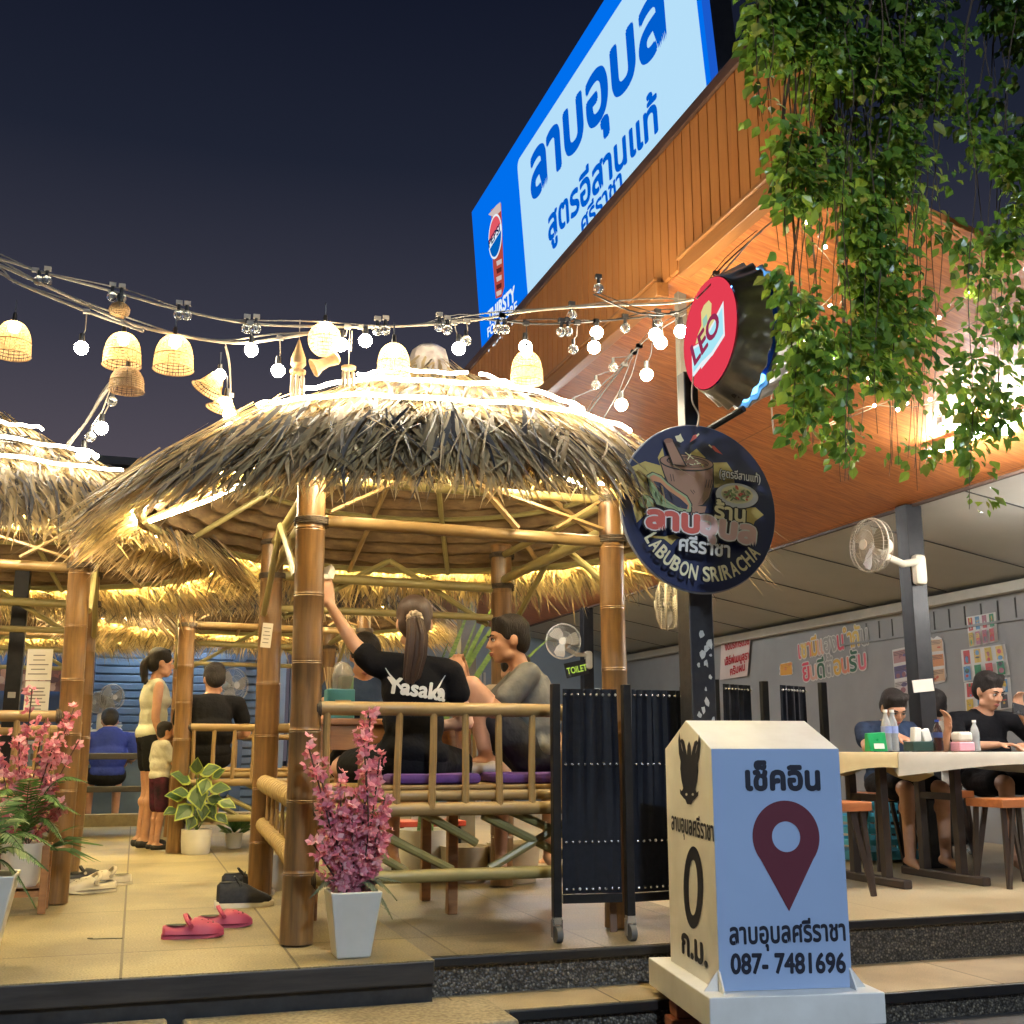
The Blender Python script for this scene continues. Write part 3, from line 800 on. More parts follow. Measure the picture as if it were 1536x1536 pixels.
def basket(px, py, w_px, h_px, label, lit=True, d=DS, kind='dome', tilt=0, bulbz=.45, cord=None):
    c = at(px, py - h_px / 2, d=d); s = d * 1.02 / FPX; R, H = w_px * s / 2, h_px * s
    t = thing("basket_lamp", label, "lamp", c, 0, "wicker lampshades on the cables")
    M = Matrix.Rotation(tilt, 4, 'Y')
    if kind == 'dome': pf = dome(R, H)
    elif kind == 'ball': pf = [(R * sin(pi * i / 14) + .003, -H / 2 + H / 2 * cos(pi * i / 14)) for i in range(15)]
    elif kind == 'hat': pf = [(R * .1, 0), (R * .35, -H * .12), (R * .45, -H * .35), (R * .5, -H * .6), (R * .7, -H * .78), (R * .88, -H * .9), (R, -H)]
    mb = MB(); weave(mb, pf, 44 if kind != 'hat' else 36, M, .22)
    for i in range(0, 44, 2):
        a = 2 * pi * i / 44; mb.tube([M @ Vector((r * cos(a), r * sin(a), z)) for r, z in pf[::2]], .0009, 4)
    build("shade", mb, straw if lit else straw_o, t, smooth=False)
    mb = MB()
    if kind == 'dome':
        for q in (.68, 1.0): i = round(q * 13); ringt(mb, pf[i][0] + .001, pf[i][1], .0022, M)
    else: ringt(mb, pf[-1][0] if kind == 'hat' else R, pf[-1][1] if kind == 'hat' else -H / 2, .002, M)
    build("band", mb, straw_d, t)
    if lit:
        build("bulb", MB().ball((0, 0, -H * bulbz), .027, 12), bulb_hot, t)
    top = cord if cord is not None else .10
    build("cord", MB().cyl((0, 0, -H * bulbz * .6), (0, 0, top), .003, n=5).cyl((0, 0, -.005), (0, 0, .04), .013, .009, 8), sock, t)
    return t
basket(22, 510, 54, 56, "glowing wicker dome lampshade cut by the left edge", d=4.9, bulbz=.18)
basket(186, 526, 55, 54, "glowing wicker dome lampshade hanging right above the unlit basket", bulbz=.22)
basket(263, 531, 58, 56, "glowing wicker dome lampshade with wide rim, alone over the left gap", bulbz=.22)
basket(192, 570, 50, 38, "unlit tan basket tucked under a glowing dome lampshade", lit=False, cord=.05)
basket(180, 467, 30, 26, "small unlit wicker ring basket wound in the upper cable", lit=False, kind='ball', cord=.03)
basket(330, 577, 54, 36, "tilted straw hat lampshade, upper one of the pair beside the main roof", kind='hat', tilt=radians(28), bulbz=.1)
basket(340, 606, 52, 22, "flat straw hat lampshade, lower one of the pair beside the main roof", kind='hat', tilt=radians(12), bulbz=.5)
basket(488, 512, 50, 54, "round glowing wicker ball lamp left of the roof tip", kind='ball', bulbz=.12)
basket(591, 541, 49, 52, "glowing wicker dome lamp in front of the wrapped roof tip", d=4.9, bulbz=.3)
basket(790, 552, 48, 50, "glowing wicker dome lamp below the billboard corner", bulbz=.02)
# woven fish trap, straw birdhouse and chimes
p, q = at(508, 536, d=5), at(546, 517, d=5)
ft = thing("fish_trap", "small tan woven fish trap hanging sideways beside the wicker ball lamp", "fish trap", p)
M = frame(p, (q - p).cross(Vector((0, 1, 0))), Vector((0, 1, 0))); L = (q - p).length
mb = MB(); mb.lathe([(.018, 0), (.03, L * .1), (.022, L * .45), (.028, L * .75), (.045, L), (.04, L), (.02, L * .7)], 18, M)
build("woven_body", mb, straw_o, ft, world=True)
build("hanger", MB().cyl((p + q) / 2, (p + q) / 2 + Vector((0, 0, .1)), .002, n=5), wire_pale, ft, world=True)
def chime(px, py0, py1, w, label, house):
    c = at(px, py0, d=5.0); s = 5.1 / FPX; Lz = (py1 - py0) * s
    t = thing("wind_chime", label, "wind chime", c, 0, "bamboo wind chimes")
    build("disc", MB().cyl((0, 0, 0), (0, 0, -.014), w * s / 2, n=18), straw_o, t)
    for k in range(6):
        a = k * pi / 3 + .3; x, y = .75 * w * s / 2 * cos(a), .75 * w * s / 2 * sin(a)
        l = Lz * ru(.8, 1.0)
        build("chime_tube", MB().cyl((x, y, -.03), (x * 1.05, y, -l), .008, n=8).cyl((x, y, -.03), (x, y, 0), .0012, n=4), mat("pale chime bamboo", (.36, .28, .18), (.27, .2, .12), 12, .5), t)
    if house:
        build("birdhouse", MB().lathe([(.004, .15), (.016, .11), (.034, .06), (.036, .03), (.024, .015), (.004, .012)], 14), straw_o, t)
    build("cord", MB().cyl((0, 0, 0), (0, 0, .25 if house else .19), .0018, n=5), wire_pale, t)
chime(447, 556, 604, 24, "bamboo wind chime under a tiny straw birdhouse", True)
chime(523, 550, 590, 22, "bamboo wind chime hanging below the woven fish trap", False)
# ------------------------------------------------------------------ signs
def loc(M, px, py):
    """where a sight line through the photograph meets the plane of M, in M's own coordinates"""
    r, _ = ray(px, py); o = Vector((0, 0, HCAM)); n = M.to_3x3().col[2]
    t = (M.translation - o).dot(n) / r.dot(n)
    return (M.inverted() @ (o + r * t)).to_2d()
def text_bounds(s):
    c = bpy.data.curves.new("lettering", 'FONT'); c.body = s; c.size = 1
    o = bpy.data.objects.new("lettering", c); me = evaluated(o)
    xs = [v.co.x for v in me.vertices]; ys = [v.co.y for v in me.vertices]
    bpy.data.objects.remove(o); bpy.data.curves.remove(c); bpy.data.meshes.remove(me)
    return min(xs), max(xs), min(ys), max(ys)
def fit(name, s, m, parent, M, a, b, h, bold=0, lift=.001, ref=None):
    """letters whose baseline runs from a to b (local coordinates of M) with body height h"""
    a, b = Vector(a), Vector(b); x0, x1, _, _ = text_bounds(s); _, _, r0, r1 = text_bounds(ref or ("บ" if any(ord(c) > 0xe00 for c in s) else "E"))
    sy = h / r1; sx = (b - a).length / (x1 - x0)
    d = (b - a).normalized()
    L = Matrix(((d.x * sx, -d.y * sy, 0, a.x - d.x * sx * x0), (d.y * sx, d.x * sy, 0, a.y - d.y * sx * x0), (0, 0, 1, 0), (0, 0, 0, 1)))
    Mw = M @ L
    if parent is not None: Mw = world_matrix(parent).inverted() @ Mw
    return text(name, s, 1, m, parent, Mw, bold, 'LEFT', 0, lift)
def fitpx(name, s, m, parent, M, pa, pb, hpx, bold=0, lift=.001, ref=None):
    a, b = loc(M, *pa), loc(M, *pb); c = loc(M, pa[0], pa[1] - hpx)
    return fit(name, s, m, parent, M, a, b, c.y - a.y, bold, lift, ref)
class Art:
    """flat painted shapes stacked on a sign face"""
    def __init__(s, M, conv): s.mb = MB(); s.mats = []; s.M = M; s.conv = conv; s.n = 0
    def poly(s, pts, m, raw=False):
        if m not in s.mats: s.mats.append(m)
        s.mb.cur = s.mats.index(m); s.n += 1
        q = [s.conv(*p) for p in pts]
        s.mb.add([s.M @ Vector((x, y, .0012 + .00035 * s.n)) for x, y in q], [tuple(range(len(q)))])
    def ell(s, cx, cy, rx, ry, m, rot=0, n=36, a0=0, a1=2 * pi):
        k = n if a1 - a0 > 6.28 else n + 1
        s.poly([(cx + rx * cos(t) * cos(rot) - ry * sin(t) * sin(rot), cy + rx * cos(t) * sin(rot) + ry * sin(t) * cos(rot)) for t in [a0 + (a1 - a0) * i / n for i in range(k)]], m)
    def line(s, pts, w, m):
        for (x0, y0), (x1, y1) in zip(pts, pts[1:]):
            dx, dy = x1 - x0, y1 - y0; L = math.hypot(dx, dy) or 1; nx, ny = -dy / L * w / 2, dx / L * w / 2
            s.poly([(x0 + nx, y0 + ny), (x1 + nx, y1 + ny), (x1 - nx, y1 - ny), (x0 - nx, y0 - ny)], m)
    def done(s, name, parent):
        inv = world_matrix(parent).inverted(); s.mb.v = [tuple(inv @ Vector(p)) for p in s.mb.v]
        # make every face look out of the sign
        o = build(name, s.mb, s.mats, parent, smooth=False); return o
def paint(name, c, rough=.45): return mat("paint " + name, c, tuple(x * .9 for x in c), 6, rough)

# --- backlit billboard on the roof edge
bm_ = frame((UF + .01, 8.52, 3.985), (0, -1, 0), (-.093, 0, 1.18))
tl = loc(bm_, 708, 318); HB = tl.y; WB = loc(bm_, 1066, 115).x
bb = thing("billboard", "big backlit white and blue billboard leaning out over the roof edge", "billboard", bm_.translation)
K = 1 / 2 ** vs.exposure
def lit(name, c): return glow("backlit " + name, tuple(x * K for x in c), 1.0)
bw, bblue, bdk = lit("white", (.47, .74, .95)), lit("blue", (.0, .16, .85)), lit("letter blue", (.0, .11, .62))
inv = world_matrix(bb).inverted()
case = MB(); Mc = inv @ bm_
x0, y0 = 0, 0
case.add([Mc @ Vector(p) for p in ((0, 0, 0), (WB, 0, 0), (WB, HB, 0), (0, HB, 0), (0, 0, -.045), (WB, 0, -.045), (WB, HB, -.045), (0, HB, -.045))],
         [(0, 1, 2, 3), (5, 4, 7, 6), (1, 5, 6, 2), (4, 0, 3, 7), (3, 2, 6, 7), (4, 5, 1, 0)])
build("light_case", case, lit("edge blue", (.01, .10, .6)), bb, smooth=False)
bx = MB(); bx.add([Mc @ Vector((x, y, z)) for z in (-.05, -.2) for x, y in ((.05, .02), (WB - .05, .02), (WB - .05, HB - .05), (.05, HB - .05))], [(0, 1, 2, 3), (5, 4, 7, 6), (1, 5, 6, 2), (4, 0, 3, 7), (3, 2, 6, 7)])
build('rear_box', bx, black_steel, bb, smooth=False)
art = Art(bm_, lambda x, y: (x, y))
pl = loc(bm_, 776, 245).x; pt = loc(bm_, 776, 243).y; ptr = loc(bm_, 940, 2).y; pr_ = loc(bm_, 1058, 110).x
r_ = .06
art.poly([(0, .0), (WB, 0), (WB, HB), (0, HB)][::1], bblue)
art.poly([(pl, .02), (pr_, .02), (pr_, pt - .0)] + [(pl + r_ - r_ * sin(i * pi / 12), pt - r_ + r_ * cos(i * pi / 12)) for i in range(7)], bw)
def bp_(x, y): return tuple(loc(bm_, x, y))
bot = lit("bottle", (.45, .07, .05)); botd = lit("bottle dark", (.10, .02, .02)); wh = lit("pure white", (.8, .88, .95)); red = lit("red", (.75, .10, .13)); pale = lit("foam", (.62, .50, .48)); gb = lit("globe blue", (.0, .12, .5)); ink = lit("ink", (.01, .02, .08))
art.poly([bp_(*p) for p in ((737, 315), (752, 305), (757, 430), (753, 445), (744, 448), (740, 400))], bot)
art.poly([bp_(*p) for p in ((733, 322), (745, 308), (751, 303), (752, 316), (742, 326))], pale)
for i, y in enumerate((392, 404, 416, 428, 438)): art.poly([bp_(*p) for p in ((745, y), (753, y - 4), (753, y + 3), (746, y + 7))], botd if i % 2 else pale)
cx, cy = loc(bm_, 743.5, 355); ry = abs(loc(bm_, 743.5, 320).y - loc(bm_, 743.5, 389).y) / 2; rx = ry
art.ell(cx, cy, rx, ry, wh); rx *= .9; ry *= .9
art.ell(cx, cy, rx, ry, red, 0, 24, .25, pi - .1); art.ell(cx, cy, rx, ry, gb, 0, 24, pi + .25, 2 * pi - .1)
art.done("printed_panel", bb)
fit("lettering", "PEPSI", ink, bb, bm_, (cx - rx * .93, cy - ry * .22), (cx + rx * .93, cy - ry * .12), ry * .40, .03, .012)
fitpx("lettering", "ลาบอุบล", bdk, bb, bm_, (800, 300), (999, 58), 66, .035, .006)
fitpx("lettering", "สูตรอีสานแท้", bdk, bb, bm_, (825, 362), (989, 195), 36, .03, .006)
fitpx("lettering", "ศรีราชา", bdk, bb, bm_, (875, 352), (935, 282), 24, .03, .006)
fitpx("lettering", "THIRSTY", wh, bb, bm_, (735, 488), (775, 450), 21, .04, .012)
fitpx("lettering", "FOR MORE", wh, bb, bm_, (734, 506), (778, 466), 14, .03, .012)
fitpx("lettering", "FOOD", wh, bb, bm_, (735, 528), (772, 492), 17, .03, .012)

# --- black sign post with the round board and the bottle cap lamp
PV0 = 4.42
PU = at(1042, 900, v=PV0).x
post = thing("sign_post", "black steel post behind the round board with peeled sticker marks", "post", (PU, PV0, -.15))
build("lower_tube", MB().box((0, 0, .90), (.115, .115, 1.8)), mat("scuffed black post", (.014, .014, .018), (.025, .025, .03), 25, .4), post, smooth=False, bevel=.006)
build("upper_tube", MB().box((0, 0, 2.2), (.07, .07, .8)), black_steel, post, smooth=False, bevel=.004)
mb = MB(); random.seed(3)
for k in range(26):
    z = ru(.75, 1.42); x = ru(-.045, .045); n = 7; r = ru(.004, .016)
    mb.add([(x + r * ru(.4, 1.2) * cos(2 * pi * i / n), -.059 - .0004 * k / 26, z + r * ru(.6, 1.8) * sin(2 * pi * i / n)) for i in range(n)], [tuple(range(n))])
build("sticker_remnant", mb, mat("sticker paper", (.5, .5, .48), None, 40, .7), post, smooth=False)
build("base_plate", MB().box((0, 0, .006), (.2, .2, .012)), black_steel, post, smooth=False, bevel=.003)
# round board
RV = 4.27
c = at(1050, 762, v=RV); RR = (at(1162, 762, v=RV).x - at(940, 762, v=RV).x) / 2
RZ = (at(1050, 634, v=RV).z - at(1050, 890, v=RV).z) / 2
R = (RR + RZ) / 2
rs = thing("round_sign", "round navy restaurant board with a painted mortar, papaya and cream lettering", "sign", c)
navy = paint("navy", (.018, .026, .085)); 
build("board", MB().cyl((0, .03, 0), (0, 0, 0), R, n=72), navy, rs, smooth=True)
build("rim", MB().tube([(R * cos(2 * pi * k / 72), .012, R * sin(2 * pi * k / 72)) for k in range(72)], .007, 8, closed=True), paint("edge grey", (.22, .22, .26)), rs)
build("bracket", MB().box((0, .08, .0), (.05, .1, .5)), black_steel, rs, smooth=False)
Mr = frame(c, (1, 0, 0), (0, 0, 1))
cv = lambda x, y: ((x - 713) / 608 * R, (779 - y) / 702 * R)
art = Art(Mr, cv)
yel, tan_, tand, black, cream, redp, pink, white = paint("mustard", (.56, .42, .13)), paint("mortar clay", (.36, .19, .13)), paint("clay shade", (.27, .13, .09)), paint("outline", (.02, .015, .02)), paint("cream", (.80, .72, .46)), paint("brick red", (.64, .11, .09)), paint("blush", (.74, .48, .46)), paint("white", (.72, .70, .68))
gre, dgre, ora, seed, plate, leafg = paint("papaya skin", (.32, .40, .21)), paint("skin shade", (.18, .26, .12)), paint("papaya flesh", (.60, .26, .13)), paint("seed", (.03, .03, .07)), paint("plate", (.60, .60, .64)), paint("herb", (.22, .30, .12))
for pts in (((640, 330), (700, 275), (770, 345), (760, 400), (650, 400)), ((390, 380), (430, 290), (450, 420), (420, 480)), ((180, 480), (290, 420), (430, 450), (450, 700), (250, 900), (215, 940), (190, 820), (210, 760), (130, 610), (180, 560)),
            ((820, 385), (940, 370), (985, 440), (1000, 560), (830, 600)), ((1040, 760), (1160, 740), (1225, 800), (1150, 860), (1115, 950), (1050, 870)), ((305, 1035), (420, 1040), (500, 1015), (545, 1040), (510, 1060), (475, 1105), (420, 1060), (310, 1055)), ((780, 1055), (830, 1070), (915, 1072), (890, 1095), (790, 1075)), ((1010, 560), (1105, 570), (1100, 620), (1000, 640))):
    art.poly(pts, yel)
art.poly([(398, 400), (832, 400), (828, 560), (790, 690), (735, 760), (640, 790), (560, 770), (480, 650), (430, 520)], black)
art.poly([(408, 410), (822, 410), (818, 560), (782, 684), (728, 752), (640, 778), (566, 760), (488, 645), (440, 520)], tan_)
art.poly([(760, 440), (815, 440), (812, 560), (776, 680), (722, 748), (690, 755), (745, 640)], tand)
art.poly([(630, 765), (760, 765), (750, 800), (740, 830), (780, 860), (640, 860)], tan_)
art.ell(615, 405, 217, 72, black); art.ell(615, 402, 207, 62, tan_); art.ell(622, 398, 168, 46, black); art.ell(625, 400, 160, 40, tand)
for k in range(26): 
    x, y = ru(560, 760), ru(372, 425); a = ru(0, 3); art.line([(x, y), (x + 34 * cos(a), y + 14 * sin(a))], 6, random.choice((gre, yel, cream, black)))
art.line([(596, 322), (660, 372)], 8, cream); art.line([(640, 335), (612, 385)], 8, cream)
art.poly([(428, 240), (500, 215), (608, 440), (490, 440)], black); art.poly([(438, 250), (494, 228), (592, 436), (498, 434)], tan_); art.ell(464, 236, 36, 20, tand, -.3)
for x in (760, 780, 800): art.line([(x, 540), (x - 14, 610)], 5, black)
for x in (470, 490): art.line([(x, 520), (x + 10, 580)], 5, black)
art.line([(625, 640), (650, 675)], 5, black); art.line([(645, 640), (660, 662)], 5, black)
art.poly([(282, 545), (330, 512), (400, 535), (450, 590), (520, 640), (600, 690), (636, 760), (632, 830), (590, 850), (480, 830), (350, 790), (300, 680)], black)
art.poly([(290, 550), (332, 520), (396, 543), (445, 597), (515, 648), (594, 698), (627, 762), (622, 822), (588, 840), (482, 820), (358, 782), (308, 676)], gre)
art.poly([(308, 560), (340, 538), (392, 560), (440, 612), (508, 664), (584, 712), (610, 766), (606, 806), (560, 806), (470, 770), (385, 690)], ora)
art.poly([(335, 590), (390, 600), (450, 660), (540, 720), (600, 775), (590, 808), (520, 795), (440, 745), (375, 670)], seed)
art.line([(300, 600), (340, 700), (400, 780)], 10, dgre); art.line([(320, 640), (400, 745), (520, 815)], 7, dgre)
art.ell(270, 770, 62, 60, black); art.ell(270, 770, 54, 53, leafg); art.ell(300, 775, 30, 40, gre)
art.ell(993, 665, 178, 112, black); art.ell(993, 662, 172, 106, plate); art.ell(993, 652, 130, 78, cream)
for k in range(34):
    a, q = ru(0, 6.28), sqrt(ru(0, 1)); art.ell(993 + 108 * q * cos(a), 648 + 60 * q * sin(a), ru(10, 24), ru(6, 14), random.choice((gre, redp, leafg, tand, dgre, cream)), ru(0, 3), 10)
for (x, y, r_) in ((650, 205, -.9), (830, 290, .6)):
    art.poly([(x + 46 * cos(r_), y + 46 * sin(r_)), (x + 20 * cos(r_) - 16 * sin(r_), y + 20 * sin(r_) + 16 * cos(r_)), (x - 52 * cos(r_), y - 52 * sin(r_)), (x + 15 * cos(r_) + 16 * sin(r_), y + 15 * sin(r_) - 16 * cos(r_))] if y < 250 else
             [(x - 50, y - 30), (x - 20, y - 34), (x + 48, y + 36), (x - 10, y + 16)], redp)
art.line([(672, 188), (692, 164)], 12, cream); art.line([(792, 275), (768, 252)], 12, cream)
art.poly([(500, 205), (530, 195), (545, 178), (552, 200), (570, 235), (545, 255), (515, 245)], cream)
art.done("painted_picture", rs)
def rt(s, m, a, b, h, bold=.0, lift=.03): return fit("lettering", s, m, rs, Mr, cv(*a), cv(*b), h / 702 * R, bold, lift)
Lf = .0012 + .00035 * (art.n + 6)
for m, bo, dl in ((black, .10, 0), (cream, .035, .0013)): rt("ร้าน", m, (790, 868), (1028, 890), 100, bo, Lf + dl)
for s, col, a, b in (("ลาบ", redp, (262, 985), (655, 1005), ), ("อุบล", pink, (668, 1000), (1090, 1072))):
    for m, bo, dl in ((black, .14, 0), (white, .095, .0013), (col, .055, .0026)): rt(s, m, a, b, 138, bo, Lf + dl + .0014)
for m, bo, dl in ((black, .08, 0), (white, .03, .0013)): rt("ศรีราชา", m, (500, 1160), (892, 1195), 92, bo, Lf + .003 + dl)
for m, bo, dl in ((black, .10, 0), (white, .02, .0013)): rt("(สูตรอีสานแท้)", m, (838, 520), (1168, 545), 52, bo, Lf + .002 + dl)
sarc = "LABUBON SRIRACHA"
wd = [.62, .80, .78, .80, .78, .90, .86, .42, .74, .80, .36, .80, .80, .84, .84, .8]
tot = sum(wd); acc = 0
for ch, w in zip(sarc, wd):
    f = (acc + w / 2) / tot; acc += w
    if ch == ' ': continue
    ang = radians(-152 + f * (152 - 36)); rr = R * .885
    dx, dy = -sin(ang), cos(ang)
    px_, py_ = rr * cos(ang), rr * sin(ang)
    hw = .0205 * w * R / .36
    hw = hw * (.45 if ch == 'I' else 1)
    fit("lettering", ch, cream, rs, Mr, (px_ - dx * hw / 1, py_ - dy * hw / 1), (px_ + dx * hw / 1, py_ + dy * hw / 1), .058 * R / .36, .03, Lf + .001)

# --- double bottle cap lamp
cl = at(1064, 500, d=4.62)
cap = thing("bottle_cap_sign", "double sided glowing red bottle cap sign with crimped metal rim", "sign", cl)
CR = .245
capm = mat("aged tin", (.30, .27, .21), (.15, .13, .10), 7, .3, .1, metal=.6)
Mx = Matrix.Rotation(radians(90), 4, 'Y')   # axis along +u
def flute(prof, n=120, teeth=22):
    mb = MB(); vs = []
    for r, x, a in prof:
        for k in range(n):
            t = 2 * pi * k / n; rr = r * (1 + a * cos(teeth * t)); vs.append((x, rr * sin(t), rr * cos(t)))
    fs = [(i * n + k, i * n + (k + 1) % n, (i + 1) * n + (k + 1) % n, (i + 1) * n + k) for i in range(len(prof) - 1) for k in range(n)]
    return mb.add(vs, fs)
build("cap_shell", flute([(CR, .004, 0), (CR * 1.03, .012, .0), (CR * 1.08, .04, .008), (CR * 1.17, .085, .018), (CR * 1.27, .125, .028), (CR * 1.26, .13, .028), (CR * 1.0, .128, .0)]), capm, cap)
build("cap_shell", flute([(CR, .285, 0), (CR * 1.03, .28, .0), (CR * 1.08, .25, .008), (CR * 1.17, .21, .018), (CR * 1.27, .172, .028), (CR * 1.26, .168, .028), (CR * 1.0, .17, .0)]), capm, cap)
build("blue_core", flute([(CR * 1.12, .12, 0), (CR * 1.12, .18, 0)]), mat("glossy blue core", (.01, .06, .35), (.005, .03, .2), 5, .2), cap)
bl = MB()
for a0, a1 in ((-.35, .75), (2.5, 3.75)):
    bl.tube([(.15, CR * 1.16 * sin(-a), CR * 1.16 * cos(a)) for a in [a0 + (a1 - a0) * k / 24 for k in range(25)]], [.012 + .006 * sin(k * 1.3) for k in range(25)], 8)
build("blue_light", bl, glow("blue neon", (.12, .42, 1.0), .9), cap)
def facecap(x, flip):
    Mf = frame(cl + Vector((x, 0, 0)), (0, 1 if flip else -1, 0), (0, 0, 1))
    iv = world_matrix(cap).inverted()
    art = Art(Mf, lambda a, b: (a, b))
    rd = lit("cap red", (.78, .05, .085)); fl = lit("flag blue", (.40, .80, .92)); rim_w = lit("flag white", (.85, .88, .92)); mau = lit("letter plum", (.30, .03, .09)); lep = lit("emblem gold", (.75, .68, .28)); lg = lit("emblem green", (.35, .6, .45))
    art.ell(0, 0, CR * .985, CR * .985, rd, n=64)
    sx = CR / 43; sy = CR / 90
    q = lambda x, y: ((x - 1064) * sx, (500 - y) * sy - .0)
    art.poly([q(*p) for p in ((1035, 503), (1050, 505), (1066, 492), (1088, 465), (1088, 522), (1068, 540), (1052, 544), (1035, 555))], rim_w)
    art.poly([q(*p) for p in ((1037, 508), (1050, 509), (1067, 497), (1086, 474), (1086, 517), (1067, 534), (1051, 538), (1037, 547))], fl)
    art.poly([q(*p) for p in ((1042, 502), (1046, 490), (1053, 478), (1053, 456), (1058, 448), (1066, 446), (1070, 455), (1068, 480), (1074, 485), (1066, 492), (1051, 504))], lep)
    art.poly([q(*p) for p in ((1055, 470), (1062, 466), (1063, 480), (1056, 486))], lg)
    art.poly([q(*p) for p in ((1050, 546), (1068, 536), (1068, 540), (1050, 550))], rim_w)
    art.done("lit_face", cap)
    fit("lettering", "LEO", mau, cap, Mf, q(1041, 537), q(1083, 505), 36 * sy, .035, .006)
facecap(0, False); facecap(.289, True)
build("arm", MB().cyl((.14, -.02, -.33), (.14 - (cl.x + .14 - PU), PV0 - cl.y, -.40), .015, n=8), black_steel, cap)

# --- kilometre stone shaped check-in marker
FCp = Vector((1.85, 3.589, -.12)); ROT = radians(-9.5)
ms = thing("milestone_marker", "white kilometre stone shaped check-in marker with a map pin on its blue front", "marker", FCp, ROT)
wpaint = mat("white marker paint", (.73, .71, .67), (.60, .575, .53), 5, .45, .08, detail=8)
blue_front_m = mat("light blue panel", (.32, .42, .61), (.29, .385, .57), 2, .38)  # front face coloured bluer than the other faces
build("plinth", MB().box((.3075, .38, .05), (.615, .76, .1)), wpaint, ms, smooth=False, bevel=.004)
X0, X1, Y0, Y1, Z0, Z1, ZR = .065, .54, .09, .67, .1, .905, 1.01
mb = MB(); ym = (Y0 + Y1) / 2
mb.add([(X0, Y0, Z0), (X1, Y0, Z0), (X1, Y1, Z0), (X0, Y1, Z0), (X0, Y0, Z1), (X1, Y0, Z1), (X1, Y1, Z1), (X0, Y1, Z1), (X0, ym, ZR), (X1, ym, ZR)],
       [(0, 1, 5, 4), (1, 2, 6, 9, 5), (2, 3, 7, 6), (3, 0, 4, 8, 7), (4, 5, 9, 8), (6, 7, 8, 9)])
build("body", mb, wpaint, ms, smooth=False, bevel=.003)
build("front_panel", MB().box(((X0 + X1) / 2, Y0 - .002, (Z0 + Z1) / 2), (X1 - X0 - .002, .004, Z1 - Z0 - .003)), blue_front_m, ms, smooth=False)
mb = []
for x in (X0 + .004, X1 - .004):
    for (dx, dy) in ((0, -1), (-1 if x < .3 else 1, 0)):
        p = Vector((x, Y0 if dy else Y0 + .01, Z0)); M = frame(p, (dx, dy, 0), (0, 0, 1))
        build("gusset", MB().prism([(0, 0), (.055, 0), (0, .07)], .006, M), wpaint, ms, smooth=False)
Mw = world_matrix(ms)
fr = Mw.to_3x3(); 
Mf = frame(Mw @ Vector((X0, Y0 - .0045, Z0)), fr @ Vector((1, 0, 0)), (0, 0, 1))
Ml = frame(Mw @ Vector((X0 - .0005, Y1, Z0)), fr @ Vector((0, -1, 0)), (0, 0, 1))
inkm = paint("black ink", (.010, .012, .025), .5); pinm = paint("maroon", (.115, .016, .03), .5)
fitpx("lettering", "เช็คอิน", inkm, ms, Mf, (1120, 1184), (1229, 1184), 27, .045)
fitpx("lettering", "ลาบอุบลศรีราชา", inkm, ms, Mf, (1095, 1416), (1268, 1410), 24, .03)
fitpx("lettering", "087- 7481696", inkm, ms, Mf, (1097, 1460), (1268, 1458), 29, .035, ref="8")
fitpx("lettering", "ลาบอุบลศรีราชา", inkm, ms, Ml, (1008, 1244), (1071, 1262), 20, .02)
fitpx("lettering", "ก.ม.", inkm, ms, Ml, (1024, 1428), (1061, 1450), 28, .04)
art = Art(Mf, lambda x, y: tuple(loc(Mf, x, y)))
c0 = loc(Mf, 1179, 1255); tip = loc(Mf, 1183.5, 1367); rp_ = loc(Mf, 1229, 1255).x - c0.x; rh = rp_ * .42
art.conv = lambda x, y: (x, y)
a_t = math.acos(rp_ / ((Vector(tip) - Vector(c0)).length)) ; N_ = 40
outer = [(c0.x + rp_ * cos(t), c0.y + rp_ * sin(t)) for t in [(-pi / 2 + .9) + (2 * pi - 1.8) * i / N_ for i in range(N_ + 1)]]
inner = [(c0.x + rh * cos(t), c0.y + rh * sin(t)) for t in [(-pi / 2 + .9) + (2 * pi - 1.8) * i / N_ for i in range(N_ + 1)]]
for i in range(N_): art.poly([outer[i], outer[i + 1], inner[i + 1], inner[i]], pinm); art.n = 0
lowi = [(c0.x + rh * cos(t), c0.y + rh * sin(t)) for t in [(-pi / 2 - .9) + 1.8 * i / 12 for i in range(13)]]
art.poly([outer[-1], (tip.x, tip.y), outer[0]] + lowi[::-1], pinm)
art.done("map_pin", ms)
art = Art(Ml, lambda x, y: tuple(loc(Ml, 960 + x / 3.072, 1036 + y / 3.072)))
n = 36
A = [(247 + 45 * cos(2 * pi * i / n), 907 + 190 * sin(2 * pi * i / n)) for i in range(n)]; B = [(246 + 21 * cos(2 * pi * i / n), 907 + 128 * sin(2 * pi * i / n)) for i in range(n)]
for i in range(n): art.poly([A[i], A[(i + 1) % n], B[(i + 1) % n], B[i]], inkm); art.n = 0
art.done("big_zero", ms)
art = Art(Ml, art.conv)
half = [(228, 232), (236, 255), (238, 300), (246, 262), (252, 236), (262, 228), (270, 240), (262, 256), (256, 290), (264, 270), (274, 200), (279, 240), (276, 300), (268, 335), (270, 370), (264, 420), (256, 455), (262, 470), (272, 462), (270, 484), (262, 492), (255, 500), (246, 506), (238, 525)]
lefth = [(228 - (x - 228) * .98, y - (x - 228) * .22) for x, y in half][::-1]
art.poly(half + lefth[:-1], inkm)
for x in (216, 246): art.ell(x, 478, 5, 6, wpaint)
art.done("winged_crest", ms)
